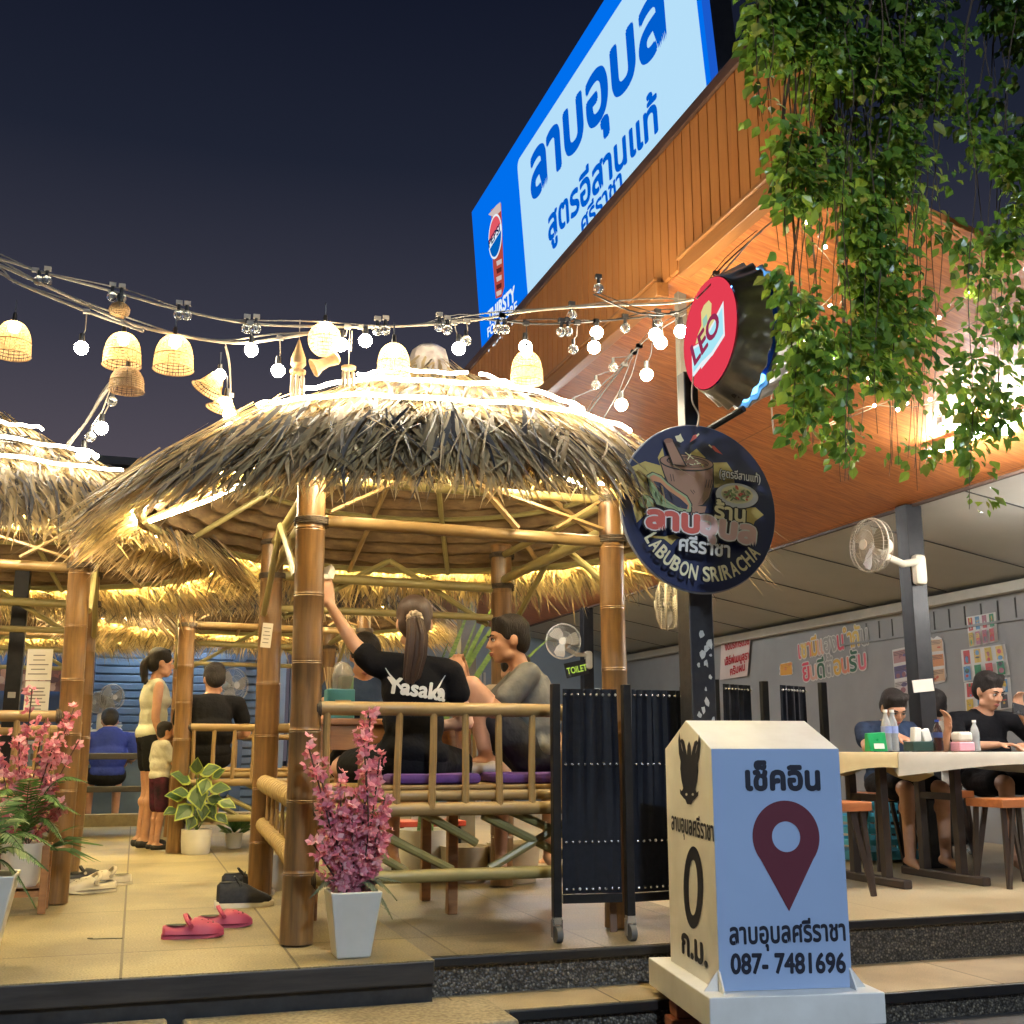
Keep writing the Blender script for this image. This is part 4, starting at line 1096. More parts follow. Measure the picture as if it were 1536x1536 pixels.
# brick support below the marker
bs = thing("brick_pile", "low pile of old red bricks carrying the white check-in marker", "bricks", FCp + Vector((0, 0, -.2)), ROT)
for r in range(3):
    for k in range(3):
        build("brick", MB().box((.12 + k * .2 + .03 * (r % 2), .16, .033 + r * .0665), (.19, .1, .064)), brick_m, bs, smooth=False, bevel=.006)
        build("brick", MB().box((.12 + k * .2 - .02 * (r % 2), .52, .033 + r * .0665), (.19, .1, .064)), brick_m, bs, smooth=False, bevel=.006)
# ------------------------------------------------------------------ folding partition on castors
felt = mat("black leather panel", (.006, .0075, .013), (.010, .012, .02), 30, .5, .2, spec=.22)
stud = mat("steel stud", (.55, .55, .55), None, 5, .25, metal=.9)
chrome = mat("chrome castor", (.5, .5, .5), None, 5, .25, metal=.9)
rubber = mat("grey rubber wheel", (.10, .10, .10), None, 8, .6)
def castor(parent, x, y, z=0):
    c = build("castor", MB().box((x, y, z + .085), (.035, .03, .03)).box((x - .02, y, z + .055), (.004, .028, .07)).box((x + .02, y, z + .055), (.004, .028, .07)), chrome, parent, smooth=False, bevel=.002)
    build("wheel", MB().cyl((x - .013, y - .012, z + .033), (x + .013, y - .012, z + .033), .033, n=18), rubber, c)
def partition(name, label, panels, posts, h, grp="black folding partitions on castors", z0=.1):
    t = thing("folding_partition", label, "partition", (*posts[0], 0), 0, grp)
    iv = Vector((posts[0][0], posts[0][1], 0))
    for x, y in posts:
        build("upright", MB().box((x - iv.x, y - iv.y, (h + z0) / 2), (.036, .036, h - z0)), black_steel, t, smooth=False, bevel=.003)
        castor(t, x - iv.x, y - iv.y)
    for (xa, ya), (xb, yb), rows in panels:
        a, b = Vector((xa, ya, 0)) - iv, Vector((xb, yb, 0)) - iv; d = (b - a); W_ = d.length; d.normalize(); nrm = Vector((d.y, -d.x, 0))
        mb = MB(); n = 16; zs = [z0 + .10, *rows, h - .02]
        top = []
        vs = []
        for j, z in enumerate((z0 + .09, z0 + .35, h * .6, h - .02)):
            for i in range(n + 1):
                s_ = 1 - .06 * (j == 3)
                p = a + d * (W_ * (.5 + (i / n - .5) * s_)) + nrm * (.006 * sin(i * 2.4) * (.4 + j * .3)); vs.append((p.x, p.y, z))
        fs = [(j * (n + 1) + i, j * (n + 1) + i + 1, (j + 1) * (n + 1) + i + 1, (j + 1) * (n + 1) + i) for j in range(3) for i in range(n)]
        pn = build("panel", mb.add(vs, fs), felt, t)
        sm = MB()
        for z in (z0 + .11, *rows, h - .045):
            for i in range(9):
                p = a + d * (W_ * (.06 + .88 * i / 8)) + nrm * .012; sm.ball((p.x, p.y, z), .0065, 8)
        s_ = build("stud_row", sm, stud, pn); s_["kind"] = "stuff"
        build("panel_bar", MB().bar(a + Vector((0, 0, z0 + .07)), b + Vector((0, 0, z0 + .07)), .02, .035), black_steel, t, smooth=False)
    return t
fp = partition("a", "front black folding partition whose two studded panels stand right of the gazebo bench",
          [((1.737, 4.66), (1.992, 4.63), (.40, .72)), ((2.045, 4.62), (2.312, 4.65), (.40, .72))], [(1.71, 4.66), (2.02, 4.61), (2.33, 4.66)], 1.06)
u1 = at(1075, 1010, v=5.25).x
partition("b", "rear black folding partition showing above the white marker beside the dark sign post",
          [((u1, 5.2), (u1 + .22, 5.3), (.5,)), ((u1 + .33, 5.2), (u1 + .56, 5.32), (.5,))], [(u1 - .04, 5.2), (u1 + .27, 5.25), (u1 + .62, 5.25)], 1.13)
st_ = thing("wooden_pole", "pair of brown wooden slats leaning between the partition panels", "pole", (2.0, 4.72, 0))
build("slat", MB().bar((-.01, 0, .02), (-.02, .03, .72), .03, .012), mat("weathered stick", (.2, .12, .075), (.13, .07, .045), 8, .6), st_, smooth=False)
build("slat", MB().bar((.055, 0, .02), (.05, .03, .72), .022, .012), MATS["weathered stick"], st_, smooth=False)

# ------------------------------------------------------------------ dining hall furniture
cloth_y = mat("straw coloured table cover", (.50, .40, .20), (.42, .33, .16), 5, .5, .15)
cloth_g = mat("beige table cover", (.48, .44, .36), (.40, .36, .28), 5, .5, .15)
darkw = mat("dark brown steel leg", (.045, .03, .024), (.03, .02, .016), 8, .4)
orangew = mat("orange wood seat", (.46, .17, .06), (.34, .11, .04), 6, .35, .1, st=(.7, 5, 5))
def cloth(parent, w, d, z, m, skirt, seed):
    """table cover with a wavy skirt hanging over the edge"""
    random.seed(seed); n = 40; ring = []
    def edge(i):
        t = i / n * 4; k = int(t) % 4; f = t - int(t)
        c = [(-w / 2, -d / 2), (w / 2, -d / 2), (w / 2, d / 2), (-w / 2, d / 2)]
        a, b = c[k], c[(k + 1) % 4]; return a[0] + (b[0] - a[0]) * f, a[1] + (b[1] - a[1]) * f
    vs = []; 
    ph = [ru(0, 6) for _ in range(3)]
    for lay, (dz, out) in enumerate(((0, 0), (-.012, .008), (-skirt * .6, .014), (-skirt, .022))):
        for i in range(n):
            x, y = edge(i); q = .5 + .5 * sin(i * .9 + ph[0]) * sin(i * .37 + ph[1])
            o = out * (.4 + q); L = math.hypot(x, y); zz = dz * (1 + (.35 * sin(i * .55 + ph[2]) if lay > 1 else 0))
            vs.append((x * (1 + o / L * 1.3), y * (1 + o / L * 1.3), z + zz))
    fs = [tuple(range(n))] + [(l * n + i, l * n + (i + 1) % n, (l + 1) * n + (i + 1) % n, (l + 1) * n + i)[::-1] for l in range(3) for i in range(n)]
    return build("cover", MB().add(vs, fs), m, parent)
def hall_table(label, u0, u1, v0, v1, m, skirt, seed, feet):
    c = ((u0 + u1) / 2, (v0 + v1) / 2); w, d = u1 - u0, v1 - v0
    t = thing("dining_table", label, "table", (*c, 0), 0, "covered tables in the dining hall")
    build("tabletop", MB().box((0, 0, .748), (w - .02, d - .02, .03)), darkw, t, smooth=False)
    cloth(t, w, d, .768, m, skirt, seed)
    for x in feet:
        xx = x - c[0]
        for y in (-d * .22, d * .22): build("leg", MB().box((xx, y, .39), (.05, .05, .70)), darkw, t, smooth=False, bevel=.003)
        build("foot", MB().box((xx, 0, .025), (.06, d * .98, .05)), darkw, t, smooth=False, bevel=.008)
        build("crossbar", MB().box((xx, 0, .50), (.04, d * .4, .04)), darkw, t, smooth=False)
    return t
TB0 = at(1345, 1128, v=5.75).x
tB = hall_table("beige covered dining table nearest the right edge of the hall", TB0, 6.3, 5.72, 6.5, cloth_g, .11, 4, (4.78, 6.1))
tA = hall_table("straw yellow covered dining table just right of the white marker", 3.30, 4.44, 5.74, 6.45, cloth_y, .13, 9, (3.6, 4.25))
def stool(u, v, label, rz=0, w=.36, d=.3):
    t = thing("stool", label, "stool", (u, v, 0), rz, "orange seated stools in the hall")
    build("seat", MB().box((0, 0, .475), (w, d, .05)), orangew, t, smooth=False, bevel=.006)
    for sx in (-1, 1):
        for sy in (-1, 1):
            mb = MB(); top, bot_ = Vector((sx * (w / 2 - .04), sy * (d / 2 - .04), .45)), Vector((sx * (w / 2 - .015), sy * (d / 2 - .015), 0))
            mb.bar(top + Vector((-sx * .07, 0, 0)), bot_, .016, .03); mb.bar(top, bot_, .03, .016)
            build("leg", mb, darkw, t, smooth=False)
    return t
p = at(1300, 1345, z=0); stool(p.x - .12, p.y + .12, "orange seated stool closest to the white marker", radians(4), .34, .3)
p = at(1350, 1306, z=0); stool(p.x + .02, p.y + .1, "orange stool between the two covered tables", radians(-3), .4, .3)
p = at(1524, 1332, z=0); stool(p.x + .1, p.y + .1, "orange stool cut by the right edge of the hall", radians(2), .4, .3)
stool(3.75, 7.15, "orange stool hidden behind the straw yellow table", radians(5))
stool(5.45, 6.95, "dark legged orange stool beyond the beige table", radians(0))
# things on the tables
def bottle(px, py, d_label, h=.21, r=.03, capc=(.6, .6, .6), liq=None, v=5.95, lab=None):
    p = at(px, py, v=v); z = .7725
    t = thing("bottle", d_label, "bottle", (p.x, v, z), 0, "drink bottles on the tables")
    g = liq or glassm
    build("bottle_body", MB().lathe([(.002, 0), (r, .003), (r, h * .3), (r * .92, h * .36), (r, h * .42), (r, h * .6), (r * .75, h * .75), (r * .4, h * .86), (r * .38, h * .93)], 14), g, t)
    build("cap", MB().cyl((0, 0, h * .93), (0, 0, h), r * .45, n=12), mat("cap %.2f %.2f" % (capc[0], capc[2]), capc, None, 5, .4), t)
    if lab: build("wrap_label", MB().lathe([(r * 1.01, h * .43), (r * 1.01, h * .6)], 14), mat("wrap %.2f" % lab[2], lab, None, 40, .4), t)
    return t
waterb = mat("water bottle plastic", (.75, .78, .78), (.6, .64, .66), 16, .12, trans=.65)
bottle(1331, 1120, "clear water bottle with white cap, left of the pair on the yellow table", .25, .032, (.75, .75, .72), waterb, 6.0, (.25, .32, .6))
bottle(1341, 1120, "clear water bottle with white cap, right of the pair on the yellow table", .25, .032, (.75, .75, .72), waterb, 6.0, (.25, .32, .6))
bottle(1408, 1122, "dark cola bottle with a blue cap on the beige table", .19, .03, (.02, .05, .3), mat("cola", (.03, .012, .01), None, 5, .1), 5.95, (.02, .04, .14))
bottle(1464, 1122, "small clear bottle with white cap before the man in black", .19, .028, (.75, .75, .75), waterb, 5.95)
p = at(1314, 1118, v=5.85)
gb_ = thing("snack_bag", "bright green paper bag standing on the yellow table", "bag", (p.x, 5.85, .7725))
mb = MB(); mb.add([(-.06, -.03, 0), (.06, -.03, 0), (.06, .03, 0), (-.06, .03, 0), (-.066, -.012, .105), (.062, -.012, .11), (.062, .012, .112), (-.066, .012, .105)], [(0, 1, 5, 4), (1, 2, 6, 5), (2, 3, 7, 6), (3, 0, 4, 7), (4, 5, 6, 7)])
build("bag_body", mb, mat("shiny green paper", (.01, .32, .10), (.01, .22, .07), 20, .3, .3), gb_, smooth=False, bevel=.004)
build("white_print", MB().box((0, -.031, .03), (.07, .002, .03), Matrix.Rotation(-.16, 3, 'X')), paint("print white", (.6, .65, .6)), gb_, smooth=False)
p = at(1385, 1122, v=6.05)
nb = thing("tissue_box", "dark green holder with white tissues standing by the fan post", "tissue box", (p.x, 6.05, .7725))
build("holder", MB().box((0, 0, .03), (.22, .10, .06)), mat("dark green plastic", (.03, .07, .06), None, 6, .4), nb, smooth=False, bevel=.006)
build("tissue", MB().box((-.05, 0, .10), (.05, .05, .09), Matrix.Rotation(.1, 3, 'Y')).box((.02, 0, .095), (.06, .04, .08), Matrix.Rotation(-.3, 3, 'Y')), paint("tissue white", (.7, .68, .62)), nb, smooth=False, bevel=.008)
p = at(1444, 1124, v=5.95)
pk = thing("napkin_tub", "pink and white napkin tub before the man in black", "tub", (p.x, 5.95, .7725))
build("tub", MB().box((0, 0, .028), (.115, .09, .056)), paint("pink plastic", (.62, .28, .34)), pk, smooth=False, bevel=.008)
build("lid", MB().box((0, 0, .088), (.105, .085, .06)), paint("cream plastic", (.62, .58, .48)), pk, smooth=False, bevel=.016)
# things on the hall floor
cr = thing("plastic_crate", "light blue plastic crate standing under the beige table", "crate", (5.1, 7.3, 0))
mb = MB()
for z in (.04, .12, .2, .28): 
    for a, b, sx, sy in ((0, -.2, .5, .012), (0, .2, .5, .012), (-.25, 0, .012, .4), (.25, 0, .012, .4)): mb.box((a, b, z + .1), (sx, sy, .04))
for a, b in ((-.25, -.2), (.25, -.2), (-.25, .2), (.25, .2)): mb.box((a, b, .24), (.03, .03, .3))
for k in range(8): mb.box((-.2 + k * .057, -.2, .24), (.012, .014, .3))
build("crate_body", mb, paint("crate blue", (.05, .35, .55)), cr, smooth=False)
build("base", MB().box((0, 0, .05), (.52, .42, .06)), paint("crate base", (.03, .22, .36)), cr, smooth=False)
bg = thing("plastic_bag", "white plastic bag of yellow fruit on the floor under the table", "bag", (*at(1366, 1272, z=.0).to_2d(), 0))
build("bag_skin", MB().lathe([(.002, 0), (.11, .01), (.13, .07), (.12, .14), (.08, .20), (.05, .27), (.08, .33)], 14), mat("thin plastic", (.62, .60, .55), (.5, .48, .42), 18, .3, .8), bg)
build("fruit", MB().ball((0, -.05, .06), (.09, .085, .06), 10), paint("yellow fruit", (.62, .42, .02)), bg)
dk = thing("duffel_bag", "black wheeled bag lying under the far side of the beige table", "bag", (5.75, 7.6, 0))
build("bag_body", MB().box((0, 0, .24), (.8, .3, .36)), mat("black nylon", (.012, .012, .014), None, 20, .5), dk, smooth=True, bevel=.06)
for x in (-.35, .35): build("wheel", MB().cyl((x - .02, -.16, .05), (x + .02, -.16, .05), .05, n=14), chrome, dk)

# ------------------------------------------------------------------ wall fans
fanw = mat("ivory fan plastic", (.62, .58, .47), (.5, .46, .36), 5, .4)
cage_m = mat("fan cage wire", (.45, .42, .34), (.35, .32, .26), 8, .35)
blade_m = mat("smoky fan blade", (.32, .29, .22), None, 5, .35)
def wall_fan(c, face, mount, label, R=.2):
    """fan head at c looking along face, arm back to mount on its post"""
    t = thing("wall_fan", label, "fan", mount, 0, "ivory wall fans")
    c = Vector(c) - Vector(mount); f = Vector(face).normalized()
    x = f.cross(Vector((0, 0, 1))).normalized(); M = frame(c, x, Vector((0, 0, 1)))
    if M.to_3x3().col[2].dot(f) < 0: M = frame(c, -x, Vector((0, 0, 1)))
    z = M.to_3x3().col[2]; y = z.cross(M.to_3x3().col[0]); 
    mb = MB()
    for q, zz in ((1.0, 0), (.96, .035), (.55, .055), (.96, -.045), (.5, -.06)): mb.tube([M @ Vector((R * q * cos(2 * pi * k / 40), R * q * sin(2 * pi * k / 40), zz)) for k in range(40)], .006 if q == 1 else .0022, 5, closed=True)
    for k in range(44):
        a = 2 * pi * k / 44
        for s in (1, -1): mb.tube([M @ Vector((R * q * cos(a + .12 * (1 - q)), R * q * sin(a + .12 * (1 - q)), s * zz)) for q, zz in ((.2, .06), (.6, .054), (.96, .035), (1.0, .0))], .0011, 4)
    build("cage", mb, cage_m, t)
    build("cage_badge", MB().cyl(M @ Vector((0, 0, .058)), M @ Vector((0, 0, .066)), R * .2, n=20), fanw, t)
    for k in range(3):
        mb = MB(); a0 = k * 2 * pi / 3
        mb.blade([M @ Vector((R * r_ * cos(a0 + s_), R * r_ * sin(a0 + s_), .012 * s_ * 4 - .01)) for r_, s_ in ((.12, 0), (.4, .1), (.7, .2), (.88, .3))], [.02, .055, .075, .05], M.to_3x3() @ Vector((-sin(a0 + .3), cos(a0 + .3), .35)))
        build("blade", mb, blade_m, t)
    build("motor", MB().lathe([(.004, -.15), (.05, -.148), (.062, -.12), (.062, -.06), (.045, -.035), (.01, -.03)], 20, M), fanw, t)
    b = M @ Vector((0, 0, -.12))
    build("arm", MB().tube([b, b + Vector((0, 0, -.07)), Vector((0, 0, .04)) * .5 + b * .5 + Vector((0, 0, -.08)), (0, 0, .02)], .026, 10), fanw, t)
    build("base", MB().box((0, 0, -.04), (.10, .07, .22)), fanw, t, smooth=True, bevel=.03)
    return t
m1 = Vector((BU - .02, PV - .10, at(1355, 845, v=PV - .1).z))
wall_fan(at(1306, 818, v=PV - .25), (-.95, -.05, -.32), m1, "ivory wall fan high on the black post right of the round sign", .185)
m2 = Vector((BU - .02, P2V - .1, at(878, 985, v=P2V - .1).z))
wall_fan(at(845, 962, v=P2V - .3), (-.45, -.8, -.25), m2, "ivory wall fan on the far post seen under the thatch edge", .21)
m3 = Vector((UF + .07, 5.6, at(1008, 905, v=5.6).z))
wall_fan(at(1000, 908, v=5.55), (-.85, .45, -.1), Vector((at(1022, 500, v=5.16).x + .03, 5.23, at(1020, 930, v=5.23).z)), "ivory wall fan half hidden behind the round board", .13)

# ------------------------------------------------------------------ wall pictures and lettering
def wallM(px, py): 
    p = at(px, py, u=WU + .004); return frame(p, (0, -1, 0), (0, 0, 1))
def wl_(px, py): return at(px, py, u=WU + .004)
WM = frame((WU + .004, 8, 0), (0, -1, 0), (0, 0, 1))
wt = thing("wall_lettering", "two rows of colourful cut out Thai letters on the grey wall", "lettering", (WU, 10, 1.6))
pal = [(.62, .36, .05), (.62, .20, .12), (.30, .29, .28), (.60, .06, .10), (.64, .44, .10), (.60, .34, .26), (.02, .10, .05), (.62, .12, .16)]
def wallrow(s, pa, pb, h, cols):
    a, b = loc(WM, *pa), loc(WM, *pb)
    cl_ = []
    for ch in s:
        if cl_ and (ch in "ัิีึืุู็่้๊์ํ"): cl_[-1] += ch
        else: cl_.append(ch)
    ws = [max(.1, text_bounds(c)[1] - text_bounds(c)[0]) + .06 for c in cl_]; tot = sum(ws); acc = 0
    hh = h
    for i, (c, w) in enumerate(zip(cl_, ws)):
        f0, f1 = acc / tot, (acc + w - .06) / tot; acc += w
        A, B = a.lerp(b, f0), a.lerp(b, f1)
        for (m, bo, dl) in ((paint("letter white", (.55, .53, .5)), .07, 0), (paint("letter %d" % cols[i % len(cols)], pal[cols[i % len(cols)]]), .022, .0015)):
            fit("letter", c, m, wt, WM, A, B, hh, bo, .004 + dl)
wallrow("เซามีแฮงนำกัน", (1199, 988), (1304, 965), .15, [7, 4, 1, 0, 5, 2, 2, 3, 0, 4, 2])
wallrow("ยินดีต้อนรับ", (1206, 1022), (1302, 1002), .15, [3, 5, 6, 2, 0, 1, 6, 7, 2])
bn = thing("banner", "white banner with red Thai handwriting hanging from the cornice", "banner", wl_(1107, 975))
build("sheet", MB().add([wl_(*p) + Vector((-.03, 0, 0)) for p in ((1085, 958), (1130, 948), (1124, 1014), (1083, 1020))], [(0, 3, 2, 1)]), paint("banner white", (.60, .52, .48)), bn, world=True, smooth=False)
BM = frame((WU - .034, 8, 0), (0, -1, 0), (0, 0, 1))
rdp = paint("banner red", (.45, .03, .04))
for s, y0, y1 in (("งดบริการด้วย", 976, 966), ("เสิร์ฟเมนูสุรา", 998, 988), ("ครับผม", 1013, 1005)): fitpx("lettering", s, rdp, bn, BM, (1088 if "ผม" not in s else 1096, y0), (1124 if "ผม" not in s else 1118, y1), 9, .03, .003)
def poster(name, label, corners, cols, seed, rows=(3, 2), lift=.004, base=(.6, .58, .56), die=False):
    random.seed(seed); t = thing(name, label, "poster", wl_(*corners[0]))
    q = [loc(WM, *c) for c in corners]   # tl, tr, br, bl
    def uvp(x, y): 
        a = q[0].lerp(q[1], x); b = q[3].lerp(q[2], x); return tuple(a.lerp(b, y))
    art = Art(WM.copy(), lambda x, y: uvp(x, y)); art.M = frame((WU + .004 - lift, 8, 0), (0, -1, 0), (0, 0, 1))
    if die: art.poly([(.1, 0), (.35, -.03), (.5, .02), (.7, -.04), (.92, .02), (1, .12), (.97, .3), (1.02, .5), (.98, .7), (1.03, .88), (.9, 1), (.5, 1.02), (.1, 1), (-.03, .85), (.03, .6), (-.02, .4), (.02, .15)], paint("poster base %.2f" % base[0], base))
    else: art.poly([(0, 0), (1, 0), (1, 1), (0, 1)], paint("poster base %.2f" % base[0], base))
    for i in range(rows[0]):
        for j in range(rows[1]):
            c = random.choice(cols); x0, x1 = j / rows[1] + .05, (j + 1) / rows[1] - .05; y0, y1 = i / rows[0] + .04, (i + 1) / rows[0] - .03
            art.poly([(x0, y0), (x1, y0), (x1, y1), (x0, y1)], paint("print %.2f %.2f %.2f" % c, c))
            for k in range(4):
                c = random.choice(cols); art.ell(ru(x0 + .08, x1 - .08), ru(y0 + .05, y1 - .05), ru(.04, .14) / rows[1] * 1.6, ru(.03, .1) / rows[0] * 2, paint("print %.2f %.2f %.2f" % c, c), 0, 10)
            for k in range(3):
                yy = y0 + (y1 - y0) * (.12 + .12 * k); art.line([(x0 + .03, yy), (x1 - ru(.03, .15), yy)], .012, paint("print dark", (.05, .04, .04)))
    art.done("print", t)
    return t
poster("poster", "white poster with dark food pictures behind the fan post", [(1339, 975), (1362, 970), (1367, 1040), (1344, 1044)], [(.10, .08, .2), (.4, .2, .2), (.5, .45, .45), (.25, .1, .12)], 3, (3, 1))
poster("poster", "die cut cream poster of red dishes right of the fan post", [(1387, 958), (1415, 956), (1421, 1022), (1392, 1027)], [(.5, .1, .05), (.6, .25, .1), (.55, .35, .2), (.3, .3, .08)], 5, (3, 1), die=True, base=(.60, .48, .36))
poster("poster", "small die cut poster above the rear partition panels", [(1170, 996), (1189, 992), (1190, 1012), (1170, 1014)], [(.6, .3, .05), (.55, .2, .1)], 8, (1, 1), die=True, base=(.60, .50, .38))
menu_cols = [(.02, .18, .08), (.5, .35, .05), (.45, .05, .05), (.1, .25, .45), (.45, .42, .4), (.6, .4, .1), (.3, .1, .15), (.05, .05, .06)]
for i, (c, l) in enumerate((([(1450, 926), (1494, 918), (1498, 962), (1455, 971)], "green and yellow menu sheet, topmost on the right wall"),
     ([(1442, 975), (1508, 966), (1516, 1012), (1446, 1023)], "wide colourful menu sheet in the middle of the right wall"),
     ([(1447, 1024), (1516, 1016), (1520, 1062), (1450, 1072)], "lowest menu sheet behind the head of the man in black"))):
    poster("menu_sheet", l, c, menu_cols, 20 + i, (2, 4))
nt_ = thing("notice_card", "small cream card fixed to the fan post at head height", "card", (BU - .04, PV - .075, at(1360, 1028, v=PV - .07).z))
build("card", MB().box((0, 0, 0), (.17, .006, .085), Matrix.Rotation(-.1, 3, 'Y')), paint("card cream", (.58, .52, .45)), nt_, smooth=False)
ot = thing("wall_outlet", "round white fitting on the grey wall behind the diners", "outlet", wl_(1414, 1076))
build("disc", MB().cyl((0, 0, 0), (-.02, 0, 0), .055, n=24), fanw, ot)
ts = thing("toilet_sign", "small black sign with lime TOILET lettering on the far post", "sign", at(865, 1003, v=P2V - .12))
sw = .30; o = ts.location
Mt = frame(o, (1, 0, .22), (0, 0, 1))
build("plate", MB().prism([(-sw / 2, -.09), (sw / 2, -.09), (sw / 2, .09), (-sw / 2, .09)], .006, world_matrix(ts).inverted() @ frame(o + Vector((0, .006, 0)), (1, 0, .22), (0, 0, 1))), paint("sign black", (.015, .015, .015)), ts, smooth=False)
fit("lettering", "TOILET", glow("lime letters", (.55, .8, .1), .12), ts, Mt, (-.13, -.045), (.13, -.045), .075, .02, .003)

# ------------------------------------------------------------------ notices on the posts
def notice(px, py, d, w, h, label, rot=0, lines=5):
    p = at(px, py, d=d); t = thing("paper_notice", label, "notice", p, YAW * -1)
    build("sheet", MB().box((0, 0, 0), (w, .003, h), Matrix.Rotation(rot, 3, 'Y')), paint("notice paper", (.58, .53, .42)), t, smooth=False)
    mb = MB(); R_ = Matrix.Rotation(rot, 3, 'Y')
    for k in range(lines): mb.box(R_ @ Vector((ru(-.04, 0) * w, -.0022, h * (.3 - .6 * k / max(1, lines - 1)))), (w * ru(.45, .8), .001, h * .035), R_)
    l_ = build("print_lines", mb, paint("notice ink", (.16, .14, .12)), t, smooth=False); l_["kind"] = "stuff"
notice(59, 997, 6.3, .14, .17, "upper cream notice sheet taped beside the left gazebo post")
notice(55, 1048, 6.3, .135, .19, "lower cream notice sheet taped beside the left gazebo post", 0, 7)
notice(400, 953, 6.05, .055, .13, "narrow paper tag tied to the rear left post of the main gazebo", radians(5), 5)
# ------------------------------------------------------------------ small things in and around the gazebos
def cushion(u, v, w, d, label):
    t = thing("cushion", label, "cushion", (u, v, .633), 0, "purple bench cushions")
    build("pad", MB().box((0, 0, .022), (w, d, .045)), cloth_m0, t, bevel=.018)
cloth_m0 = mat("purple cushion cloth", (.11, .04, .22), (.07, .025, .15), 20, .75, .2)
cushion(GC[0] - .12, GC[1] - .57, .42, .38, "purple seat cushion under the woman in black")
cushion(GC[0] + .38, GC[1] - .57, .40, .38, "purple seat cushion beneath the socked feet of the man in profile")
p = at(509, 1050, v=GC[1] + .05)
cd = thing("cutlery_holder", "blue tissue and chopstick holder on the gazebo table", "holder", (p.x, GC[1] + .05, .931))
teal = paint("teal plastic", (.05, .22, .28))
build("box", MB().box((0, 0, .075), (.14, .11, .15)), teal, cd, smooth=False, bevel=.006)
build("front_card", MB().box((.01, -.057, .06), (.08, .002, .07)), paint("card tan", (.38, .34, .24)), cd, smooth=False)
mb = MB()
for k in range(14): mb.cyl((-.045 + ru(-.02, .02), ru(-.03, .03), .1), (-.05 + ru(-.035, .03), ru(-.04, .04), .26), .0028, n=5)
s_ = build("chopsticks", mb, paint("chopstick wood", (.50, .38, .22)), cd); s_["kind"] = "stuff"
build("tissue_pack", MB().box((.035, 0, .18), (.06, .07, .07)), paint("green pack", (.12, .26, .07)), cd, smooth=False, bevel=.008)
build("plastic_wrap", MB().lathe([(.05, .14), (.062, .20), (.055, .25), (.03, .285), (.004, .29)], 14, Matrix.Translation((.01, 0, 0))), mat("clear wrap", (.6, .6, .55), None, 16, .2, trans=.7), cd)
def potx(px, py, r0, r1, h, label, m):
    t = thing("plant_pot", label, "pot", at(px, py, z=0), 0, "pale pots standing under the gazebo")
    build("pot", MB().lathe([(.002, 0), (r0, 0), ((r0 + r1) / 2 * 1.02, h * .5), (r1, h), (r1 - .012, h), (r1 - .02, h - .05), (.002, h - .06)], 28), m, t)
cpot = mat("cream pot", (.50, .44, .34), (.42, .36, .27), 4, .4)
potx(697, 1322, .125, .155, .21, "cream pot under the gazebo bench, left one of the two", cpot)
potx(770, 1322, .135, .165, .23, "cream pot under the gazebo bench, right one of the two", cpot)
potx(402, 1335, .10, .12, .20, "cream pot between the two left gazebo posts", cpot)
p = at(640, 1308, z=0)
rs_ = thing("red_stool", "low red topped stool with black legs under the gazebo table", "stool", p)
build("seat", MB().box((0, 0, .31), (.46, .26, .035)), paint("red lacquer", (.40, .05, .03)), rs_, smooth=False, bevel=.006)
for x in (-.2, .2):
    for y in (-.1, .1): build("leg", MB().cyl((x, y, 0), (x * .95, y, .3), .014, n=8), black_steel, rs_)
